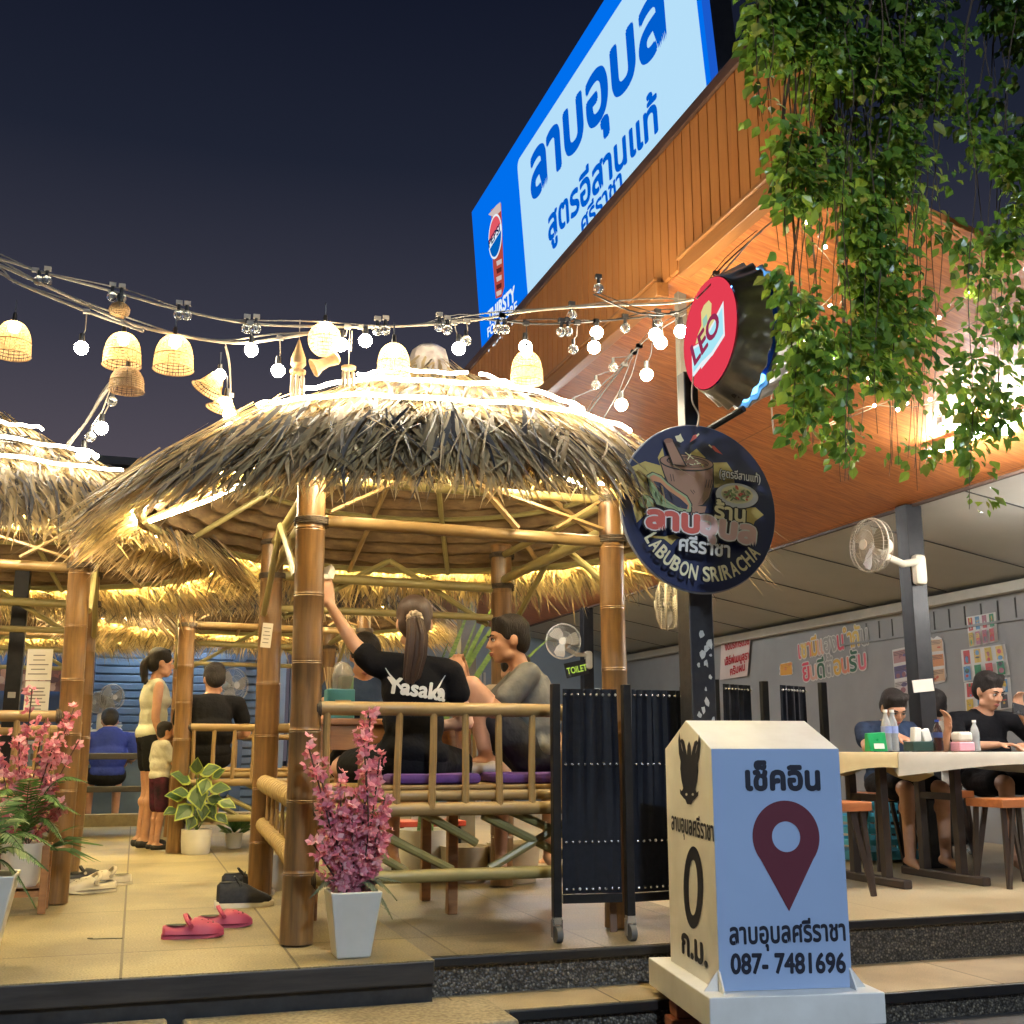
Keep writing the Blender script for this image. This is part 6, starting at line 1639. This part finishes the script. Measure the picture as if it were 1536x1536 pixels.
# standing woman and child
p = at(216, 1270, z=0)
human("woman standing in a sleeveless sage top and black shorts looking right", (p.x, p.y, 0.0), radians(-78), mod(STAND, hed=(0, .045, 1.475)), skin, 'tied', None, sage, dgrey, female=True, sleeve=0, hpitch=-.1, shorts=.5, scale=1.02, shoes=mat("black slipper", (.02, .02, .02), None, 6, .6), voxel=.010)
p = at(226, 1272, z=0)
human("small child in a pale T shirt and dark red trimmed shorts beside the standing woman", (p.x + .03, p.y - .12, 0), radians(-70), mod(STAND, hed=(0, .05, 1.45), nek=(0, .02, 1.28), elR=(.2, .1, 1.05), wrR=(.18, .28, 1.05)), skin, 'short', None, khaki, cloth_m("maroon trim", (.10, .02, .04), (.015, .015, .02)), sleeve=.7, shorts=.85, scale=.64, shoes=MATS["black slipper"], voxel=.014, belly=.02)
# man in black in the rear gazebo
p = at(318, 1060, v=9.75)
human("broad man in a black T shirt seen from behind on the rear gazebo bench", (p.x, 9.78, .64), radians(6), mod(SIT, hed=(.02, .07, .66), nek=(0, .04, .53), shR=(.20, .02, .48), shL=(-.20, .02, .48), elR=(.29, .1, .26)), skin, 'short', None, dgrey, dgrey, sleeve=.55, belly=.03, hpitch=-.3, scale=1.08, voxel=.012)
p = at(164, 1112, v=13.2)
human("man in a royal blue shirt hunched with his back turned by the shutters", (p.x, 13.2, .42), radians(5), mod(SIT, hed=(0, .14, .60), nek=(0, .08, .50), shR=(.21, .05, .44), shL=(-.21, .05, .44)), skin, 'short', None, blueT, dgrey, hpitch=-.6, sleeve=.8, belly=.03, scale=1.1, voxel=.014)
# diners in the hall
v_ = 6.85; p = at(1325, 1085, v=v_)
human("man in a navy T shirt bending over his food behind two water bottles", (p.x, v_, .46), radians(176), mod(SIT, hed=(0, .14, .60), nek=(0, .07, .50), che=(0, .04, .37), shR=(.19, .05, .455), shL=(-.19, .05, .455), elR=(.28, .24, .33), wrR=(.12, .34, .42), elL=(-.30, .22, .31), wrL=(-.26, .36, .45)), skin, 'short', None, navyT, dgrey, hpitch=-.55, hyaw=-.1, voxel=.010, dirR=(-.5, .4, -.3), dirL=(.1, .2, .8), palmR=(-.3, 0, -1), belly=.01)
v_ = 6.9; p = at(1470, 1075, v=v_)
human("heavy man in a black T shirt looking down, last face toward the right edge", (p.x, v_, .48), radians(172), mod(SIT, hed=(-.01, .11, .66), nek=(0, .06, .53), shR=(.22, .04, .47), shL=(-.22, .04, .47), elR=(.30, .22, .30), wrR=(.12, .36, .31), elL=(-.30, .22, .30), wrL=(-.10, .36, .31)), skin, 'short', None, blackT, dgrey, hpitch=-.4, hyaw=.25, scale=1.08, belly=.04, voxel=.010)
v_ = 7.15; p = at(1404, 1080, v=v_)
human("dark haired diner in beige half hidden behind the fan post", (p.x + .02, v_, .44), radians(20), mod(SIT, hed=(0, .05, .66)), skin, 'long', None, beigeT, dgrey, female=True, sleeve=.7, voxel=.012)
p = at(1668, 1090, v=6.25)
human("diner in brown cut by the right edge holding up a dark phone", (p.x, 6.42, .45), radians(86), mod(SIT, hed=(0, .03, .70), elR=(.24, .20, .32), wrR=(.16, .42, .56), elL=(-.2, .26, .30), wrL=(-.12, .46, .54)), skin, 'short', None, brownT, dgrey, sleeve=.6, dirR=(-.1, .25, .9), dirL=(.1, .25, .9), voxel=.011, scale=1.05)
p = at(1528, 1064, v=6.2)
ph = thing("phone", "dark phone held up at the right edge of the hall", "phone", p, radians(20))
build("phone_body", MB().box((0, 0, 0), (.15, .009, .072), Matrix.Rotation(.12, 3, 'Y')), mat("phone black", (.01, .01, .012), None, 5, .25), ph, smooth=False, bevel=.004)
build("screen", MB().box((0, .0055, 0), (.135, .001, .06), Matrix.Rotation(.12, 3, 'Y')), mat("phone glass", (.02, .02, .025), None, 5, .1), ph, smooth=False)
# ------------------------------------------------------------------ hanging vine
vleaf = leafmat("vine leaf", [(.06, .14, .03), (.15, .29, .035), (.09, .19, .03), (.24, .36, .04), (.04, .10, .03), (.19, .32, .04), (.32, .42, .05), (.12, .24, .035), (.28, .27, .06)], .3, .5, .6)
vstem = mat("vine stem", (.10, .06, .035), (.05, .035, .02), 12, .7)
random.seed(21)
from mathutils import noise as mnoise
def leaf(mb, p, d, n, L, w, fold=.25):
    """small pointed heart shaped leaf, folded along its midrib"""
    d = d.normalized(); s = d.cross(n).normalized(); n = s.cross(d)
    pts = [p, p + d * L * .18 + s * w * .62 + n * fold * w * .5, p + d * L * .45 + s * w + n * fold * w, p + d * L * .8 + s * w * .45 + n * fold * w * .3, p + d * L - n * L * .08,
           p + d * L * .8 - s * w * .45 + n * fold * w * .3, p + d * L * .45 - s * w + n * fold * w, p + d * L * .18 - s * w * .62 + n * fold * w * .5, p + d * L * .5]
    mb.add(pts, [(0, 1, 2, 8), (8, 2, 3, 4), (0, 8, 6, 7), (8, 4, 5, 6)])
vine = thing("hanging_vine", "dense green climbing vine hanging in long strands at the top right", "vine", (3.2, 3.6, 3.0))
VB = [(1128, 110), (1142, 120), (1150, 190), (1160, 330), (1168, 380), (1178, 400), (1190, 560), (1205, 660), (1220, 640), (1240, 565), (1262, 700), (1285, 690), (1300, 640), (1325, 705), (1342, 690), (1360, 640), (1385, 715), (1410, 650), (1440, 720), (1465, 755), (1490, 610), (1512, 640), (1536, 590), (1580, 600), (1640, 560)]
def vbot(x):
    for (a, ya), (b, yb) in zip(VB, VB[1:]):
        if a <= x <= b: return ya + (yb - ya) * (x - a) / (b - a)
    return 620
lm, sm_ = MB(), MB()
for k in range(300):
    x = 1165 + 490 * rnd()
    if rnd() < .05: x = 1148
    vv = 3.36 + ru(-.14, .18)
    yb = 1.07 * vbot(x) * ru(.55, 1.0) if rnd() < .5 else 1.07 * vbot(x) * ru(.9, 1.0)
    if 1390 < x < 1500 and rnd() < .5: yb = ru(60, 240)
    top = at(x, -40, v=vv); bot = at(x + ru(-6, 6), yb, v=vv)
    L = top.z - bot.z
    if L < .1: continue
    n = max(3, int(L / .12)); ph = ru(0, 6)
    pts = [Vector((top.x + (bot.x - top.x) * i / n + .032 * sin(i * .8 + ph), vv + .03 * cos(i * .7 + ph), top.z - L * i / n)) for i in range(n + 1)]
    if rnd() < (.28 if x < 1385 else .14): sm_.tube(pts, [.0035 * (1 - .6 * i / n) for i in range(n + 1)], 4)
    m = int(L / .0125 * ru(.6, 1.15))
    for j in range(m):
        t = rnd(); q = t * n; i = min(n - 1, int(q)); p = pts[i].lerp(pts[i + 1], q - i)
        a = ru(0, 2 * pi); off = ru(.008, .075)
        p = p + Vector((cos(a) * off, sin(a) * off, ru(-.01, .01)))
        if mnoise.noise(p * 3.3) + .35 * mnoise.noise(p * 9) < (-.16 if x < 1385 else .02) + .12 * rnd(): continue
        if mnoise.noise(p * 2.1 + Vector((9, 0, 4))) < -.30: continue
        d = Vector((cos(a) * ru(.2, 1), sin(a) * ru(.2, 1), ru(-1.2, -.15)))
        nn = Vector((ru(-.5, .5), -1 + ru(-.3, .6), ru(.2, .9)))
        Ls = ru(.024, .058) * (1 if rnd() < .85 else 1.25); leaf(lm, p, d, nn, Ls, Ls * ru(.3, .42))
build("foliage", lm, vleaf, vine, world=True, smooth=False)
build("stem", sm_, vstem, vine, world=True)
fl_ = thing("fairy_lights", "string of tiny warm fairy lights threaded through the hanging vine", "fairy lights", (3.2, 3.7, 2.4))
P = smoothpath([at(x, y, v=3.5) for x, y in ((1186, 330), (1260, 420), (1200, 500), (1290, 560), (1420, 470), (1530, 400), (1420, 590), (1300, 610), (1240, 640), (1420, 560), (1540, 470))], 5)
build("wire", MB().tube(P, .0018, 4), wire_pale, fl_, world=True)
for i in range(1, len(P), 2): build("fairy_bulb", MB().ball(P[i] + Vector((ru(-.03, .03), -.03, ru(-.03, .03))), .007, 6), bulb_on, fl_, world=True)
def hangwire(pts, v, label):
    t = thing("loose_cable", label, "cable", at(*pts[0], v=v)); build("wire", MB().tube(smoothpath([at(x, y, v=v) for x, y in pts]), .004, 5), wire_pale, t, world=True)
hangwire([(1045, 448), (1090, 402), (1135, 352), (1188, 310)], 4.1, "pale cable rising from the bottle cap sign into the vine")
hangwire([(1046, 640), (1048, 622), (1038, 600), (1040, 565)], 4.2, "short white cord dangling above the round board")
hangwire([(1160, 585), (1157, 600), (1160, 650)], 4.4, "thin cord hanging beside the bottle cap sign")

# ------------------------------------------------------------------ potted plants
potw = mat("white plastic pot", (.66, .64, .58), (.56, .54, .48), 4, .35, .05)
blos = leafmat("pink blossom", [(.62, .17, .24), (.74, .32, .38), (.55, .12, .19), (.78, .46, .48), (.68, .24, .32)], .55, .3, .3)
fern_m = leafmat("fern green", [(.05, .12, .03), (.09, .19, .05), (.03, .08, .02), (.14, .24, .07)], .45, .3, .4)
twig = mat("brown twig", (.08, .04, .03), (.05, .025, .02), 10, .7)
soil = mat("dark potting soil", (.03, .02, .015), None, 30, .9, .6)
def sqpot(t, w0, w1, h, m=potw):
    a, b = w0 / 2, w1 / 2; i_ = b - .012
    mb = MB(); mb.add([(-a, -a, 0), (a, -a, 0), (a, a, 0), (-a, a, 0), (-b, -b, h), (b, -b, h), (b, b, h), (-b, b, h), (-i_, -i_, h), (i_, -i_, h), (i_, i_, h), (-i_, i_, h), (-i_, -i_, h - .04), (i_, -i_, h - .04), (i_, i_, h - .04), (-i_, i_, h - .04)],
        [(3, 2, 1, 0)] + [(k, (k + 1) % 4, 4 + (k + 1) % 4, 4 + k) for k in range(4)] + [(4 + k, 4 + (k + 1) % 4, 8 + (k + 1) % 4, 8 + k) for k in range(4)] + [(8 + k, 8 + (k + 1) % 4, 12 + (k + 1) % 4, 12 + k) for k in range(4)])
    build("pot", mb, m, t, smooth=False, bevel=.006)
    build("soil", MB().box((0, 0, h - .035), (2 * i_ - .004, 2 * i_ - .004, .012)), soil, t, smooth=False)
def roundpot(t, r0, r1, h, m=potw):
    build("pot", MB().lathe([(.002, 0), (r0 * .92, 0), (r0, .012), ((r0 + r1) / 2 * 1.03, h * .5), (r1, h), (r1 - .012, h), (r1 - .016, h - .03)], 28), m, t)
    build("soil", MB().cyl((0, 0, h - .035), (0, 0, h - .025), r1 - .015, n=24), soil, t)
def blossom_sprays(t, base, sprays, seed, fs=.023):
    random.seed(seed)
    for tip, mid, dens in sprays:
        P = smoothpath([Vector(base) + Vector((ru(-.03, .03), ru(-.03, .03), 0)), Vector(mid), Vector(tip)], 10)
        build("twig", MB().tube(P, .0035, 5), twig, t)
        mb = MB()
        L = len(P)
        for j in range(dens):
            f = 1 - rnd() * .80; q = f * (L - 1); i = min(L - 2, int(q)); p = P[i].lerp(P[i + 1], q - i)
            a, b = ru(0, 2 * pi), ru(-1, 1); off = ru(.008, .038)
            dirv = Vector((cos(a) * sqrt(1 - b * b), sin(a) * sqrt(1 - b * b), b)); c = p + dirv * off
            for k in range(5):
                an = 2 * pi * k / 5 + a; x = dirv.orthogonal().normalized(); y = dirv.cross(x)
                d = x * cos(an) + y * sin(an) + dirv * .35
                s_ = fs * ru(.75, 1.2); w = (dirv.cross(d)).normalized()
                mb.add([c, c + d * s_ * .6 + w * s_ * .42, c + d * s_ * 1.05 + dirv * .004, c + d * s_ * .6 - w * s_ * .42], [(0, 1, 2, 3)])
        build("blossom_spray", mb, blos, t, smooth=False)
def fronds(t, base, specs, m, seed, leaflet=.035, name="frond"):
    random.seed(seed)
    for tip, lift, wd in specs:
        b = Vector(base); e = Vector(tip); n = 16; mb = MB(); P = []
        for i in range(n + 1):
            f = i / n; p = b.lerp(e, f) + Vector((0, 0, lift * sin(pi * f ** .8))); P.append(p)
        mb.tube(P, .0025, 4)
        for i in range(2, n + 1):
            d = (P[i] - P[i - 1]).normalized(); s = d.cross(Vector((0, 0, 1)))
            if s.length < .1: s = Vector((1, 0, 0))
            s.normalize(); w = wd * sin(pi * min(1, (i / n) * .85 + .12))
            for sg in (-1, 1):
                for q in range(2):
                    dd = (s * sg + d * .7 + Vector((0, 0, -.35 + ru(-.15, .15)))).normalized(); L = w * ru(.8, 1.15)
                    pp = P[i - 1].lerp(P[i], q * .5); mb.blade([pp, pp + dd * L * .5, pp + dd * L], [.003, .006, .0006], d)
        build(name, mb, m, t, smooth=False)
c = at(527, 1408, v=4.62); c.z = 0
t = thing("blossom_planter", "white square planter of pink blossoms before the gazebo front post", "planter", c)
sqpot(t, .13, .20, .245)
sp = []
S = 4.65 / FPX
def bl(px, py, dy=0): return Vector(((px - 527) * S, dy, (1417 - py) * S * 1.0))
for (tx, ty), (mx, my), n in (((548, 1075), (540, 1220), 46), ((535, 1105), (545, 1240), 40), ((455, 1120), (490, 1240), 40), ((470, 1150), (500, 1260), 42), ((500, 1165), (510, 1270), 48), ((565, 1140), (550, 1250), 44), ((572, 1200), (552, 1280), 48), ((478, 1205), (505, 1290), 48), ((465, 1260), (500, 1310), 40), ((520, 1190), (525, 1280), 60), ((545, 1180), (535, 1280), 56), ((575, 1250), (550, 1310), 44), ((500, 1230), (515, 1290), 56), ((535, 1240), (530, 1300), 60), ((560, 1270), (545, 1320), 46)):
    sp.append((bl(tx, ty, ru(-.08, .05)), bl(mx, my, ru(-.04, .03)), n))
blossom_sprays(t, (0, 0, .22), sp, 5)
fronds(t, (0, 0, .23), [((.17, -.04, .20), .07, .05), ((.14, -.1, .14), .08, .05), ((-.17, -.02, .22), .07, .05), ((-.12, .06, .26), .05, .04), ((.2, .03, .26), .04, .04)], leafmat("grey fern", [(.10, .13, .08), (.16, .18, .12), (.07, .10, .06)], .6, .3, .3), 4)

c = at(28, 1345, v=6.1 if False else 5.15); c = at(20, 1370, z=0)
t = thing("blossom_planter", "pink blossom bush in a white pot on a wooden stand at the left edge", "planter", c)
for x in (-.1, .13): build("stand_leg", MB().box((x, -.06, .16), (.035, .035, .32)), wood, t, smooth=False, bevel=.003)
for x in (-.1, .13): build("stand_leg", MB().box((x, .14, .16), (.035, .035, .32)), wood, t, smooth=False, bevel=.003)
build("stand_rail", MB().box((.015, -.06, .10), (.2, .02, .04)), wood, t, smooth=False)
build("stand_shelf", MB().box((.015, .04, .115), (.2, .22, .012)), wood, t, smooth=False)
build("pot", MB().lathe([(.002, .123), (.075, .123), (.085, .14), (.105, .33), (.095, .33), (.09, .30)], 24, Matrix.Translation((.015, .03, 0))), potw, t)
S = c.xy.length / FPX
sp = []
for (tx, ty), n in (((20, 1080), 50), ((75, 1105), 36), ((55, 1150), 50), ((10, 1140), 50), ((85, 1150), 18), ((60, 1195), 50), ((20, 1190), 54), ((70, 1235), 40), ((-20, 1150), 50), ((40, 1120), 40), ((0, 1230), 40)):
    sp.append((Vector(((tx - 20) * S, ru(-.1, .05), (1372 - ty) * S)), Vector(((tx - 20) * S * .5, 0, (1372 - (ty + 1290) / 2) * S)), n))
blossom_sprays(t, (.015, .03, .32), sp, 15, .025)
fronds(t, (.02, -.05, .34), [((.30, -.12, .62), .16, .07), ((.28, -.1, .46), .12, .07), ((.2, -.25, .5), .15, .07), ((-.1, -.3, .55), .15, .07), ((.05, -.3, .64), .14, .07), ((.22, -.2, .33), .12, .06), ((.0, -.3, .4), .13, .06)], fern_m, 8)
mb = MB()
for k in range(9):
    a = ru(-.5, .9); L = ru(.2, .3); d = Vector((cos(a), -.3, sin(a) * .6)).normalized(); b = Vector((.12, -.04, .30))
    mb.blade([b, b + d * L * .5 + Vector((0, 0, .03)), b + d * L], [.006, .009, .001], Vector((0, 0, 1)).cross(d) + Vector((0, 0, .6)))
build("grass_blade", mb, fern_m, t, smooth=False)
c = at(-42, 1452, z=0)
t = thing("corner_planter", "big white tapered planter with drooping fern cut by the left edge", "planter", c)
sqpot(t, .14, .26, .33)
fronds(t, (0, 0, .35), [((.24, -.1, .34), .08, .07), ((.15, .1, .5), .1, .07), ((.16, -.2, .42), .1, .07), ((.26, .06, .40), .1, .06), ((0, -.2, .5), .1, .07), ((.1, .2, .6), .1, .07), ((.2, .0, .2), .08, .06)], fern_m, 18)
# variegated plant
c = at(293, 1281, z=0)
t = thing("variegated_plant", "white pot of yellow edged dark green leaves between two bamboo posts", "plant", c)
roundpot(t, .105, .115, .185)
random.seed(33)
lg_ = mat("lime leaf edge", (.34, .40, .06), (.22, .30, .05), 9, .4); ld_ = mat("dark leaf centre", (.03, .07, .03), (.05, .10, .03), 20, .35)
S = c.xy.length / FPX
for (px, py, sz, a) in ((270, 1200, 34, 2.9), (315, 1210, 34, -.3), (300, 1225, 34, -1.6), (258, 1225, 30, -2.7), (325, 1235, 30, -.8), (285, 1240, 30, -1.9), (296, 1188, 30, 1.2), (270, 1180, 44, 2.6), (305, 1170, 40, .5), (292, 1205, 50, -1.4), (320, 1195, 40, .1), (275, 1225, 44, -2.3), (308, 1225, 44, -1.0), (262, 1205, 36, 2.9), (330, 1215, 34, -.4), (288, 1165, 34, 1.6), (318, 1175, 30, .8), (300, 1190, 36, -1.8)):
    p = Vector(((px - 293) * S, ru(-.12, .05), (1283 - py) * S)); L = sz * S * .74; d = Vector((cos(a) * .8, -.35, sin(a) * .6)).normalized()
    st0 = p - d * L * .5
    mb = MB(); nn = Vector((ru(-.3, .3), -1, .8)); leaf(mb, st0, d, nn, L * 1.1, L * .42, .15); o = build("leaf", mb, lg_, t, smooth=False)
    mb = MB(); off = nn.normalized() * .004; leaf(mb, st0 + d * L * .12 + off, d, nn, L * .9, L * .33, .15); build("leaf_centre", mb, ld_, o, smooth=False)
    build("leaf_stem", MB().tube([(0, 0, .17), st0 * .5 + Vector((0, 0, .12)), st0], .003, 4), fern_m, t)
t = thing("leafy_plant", "small bright green plant beside the variegated pot", "plant", at(350, 1272, z=0))
random.seed(5); mb = MB()
for k in range(26):
    a, e = ru(0, 6.28), ru(.3, 1.3); d = Vector((cos(a) * cos(e), sin(a) * cos(e), sin(e))); b = Vector((0, 0, .1)) + d * ru(.02, .1); leaf(mb, b, d, Vector((0, -.5, 1)), .11, .028, .1)
build("foliage", mb, fern_m, t, smooth=False); roundpot(t, .06, .07, .12)
# palm behind the seated man
t = thing("snake_plant", "tall spiky green striped leaves rising behind the seated man", "plant", (GC[0] + .35, GC[1] + 1.35, 0))
roundpot(t, .14, .17, .3)
o = t.location
for (x0, y0), (x1, y1), w in (((738, 990), (708, 905), 9), ((745, 990), (744, 900), 9), ((765, 985), (792, 905), 9), ((800, 1010), (826, 955), 8), ((755, 990), (765, 905), 8), ((735, 1000), (715, 930), 8), ((790, 1000), (812, 1030), 6)):
    b = at(x1, y1, v=o.y) - o; s_ = o.xy.length / FPX; q0 = Vector((ru(-.05, .05), 0, .28)); L = (b - q0); bow = Vector((L.x * .25, 0, 0))
    mb = MB(); mb.blade([q0 + L * f - bow * sin(pi * f) for f in (0, .2, .4, .6, .8, .93, 1)], [w * s_ * k_ * .6 for k_ in (.4, .7, .9, 1, .8, .4, .03)], (.9, .35, -L.x * .5)); build("leaf", mb, mat("striped leaf", (.20, .30, .06), (.05, .12, .04), 18, .4, st=(1, 1, 3)), t, smooth=False)
fronds(t, (0, 0, .9), [((.12, -.05, 1.45), .1, .09), ((.22, -.05, 1.2), .1, .09), ((-.05, -.1, 1.3), .1, .08)], fern_m, 28)
bpy.data.scenes.remove(WORK)
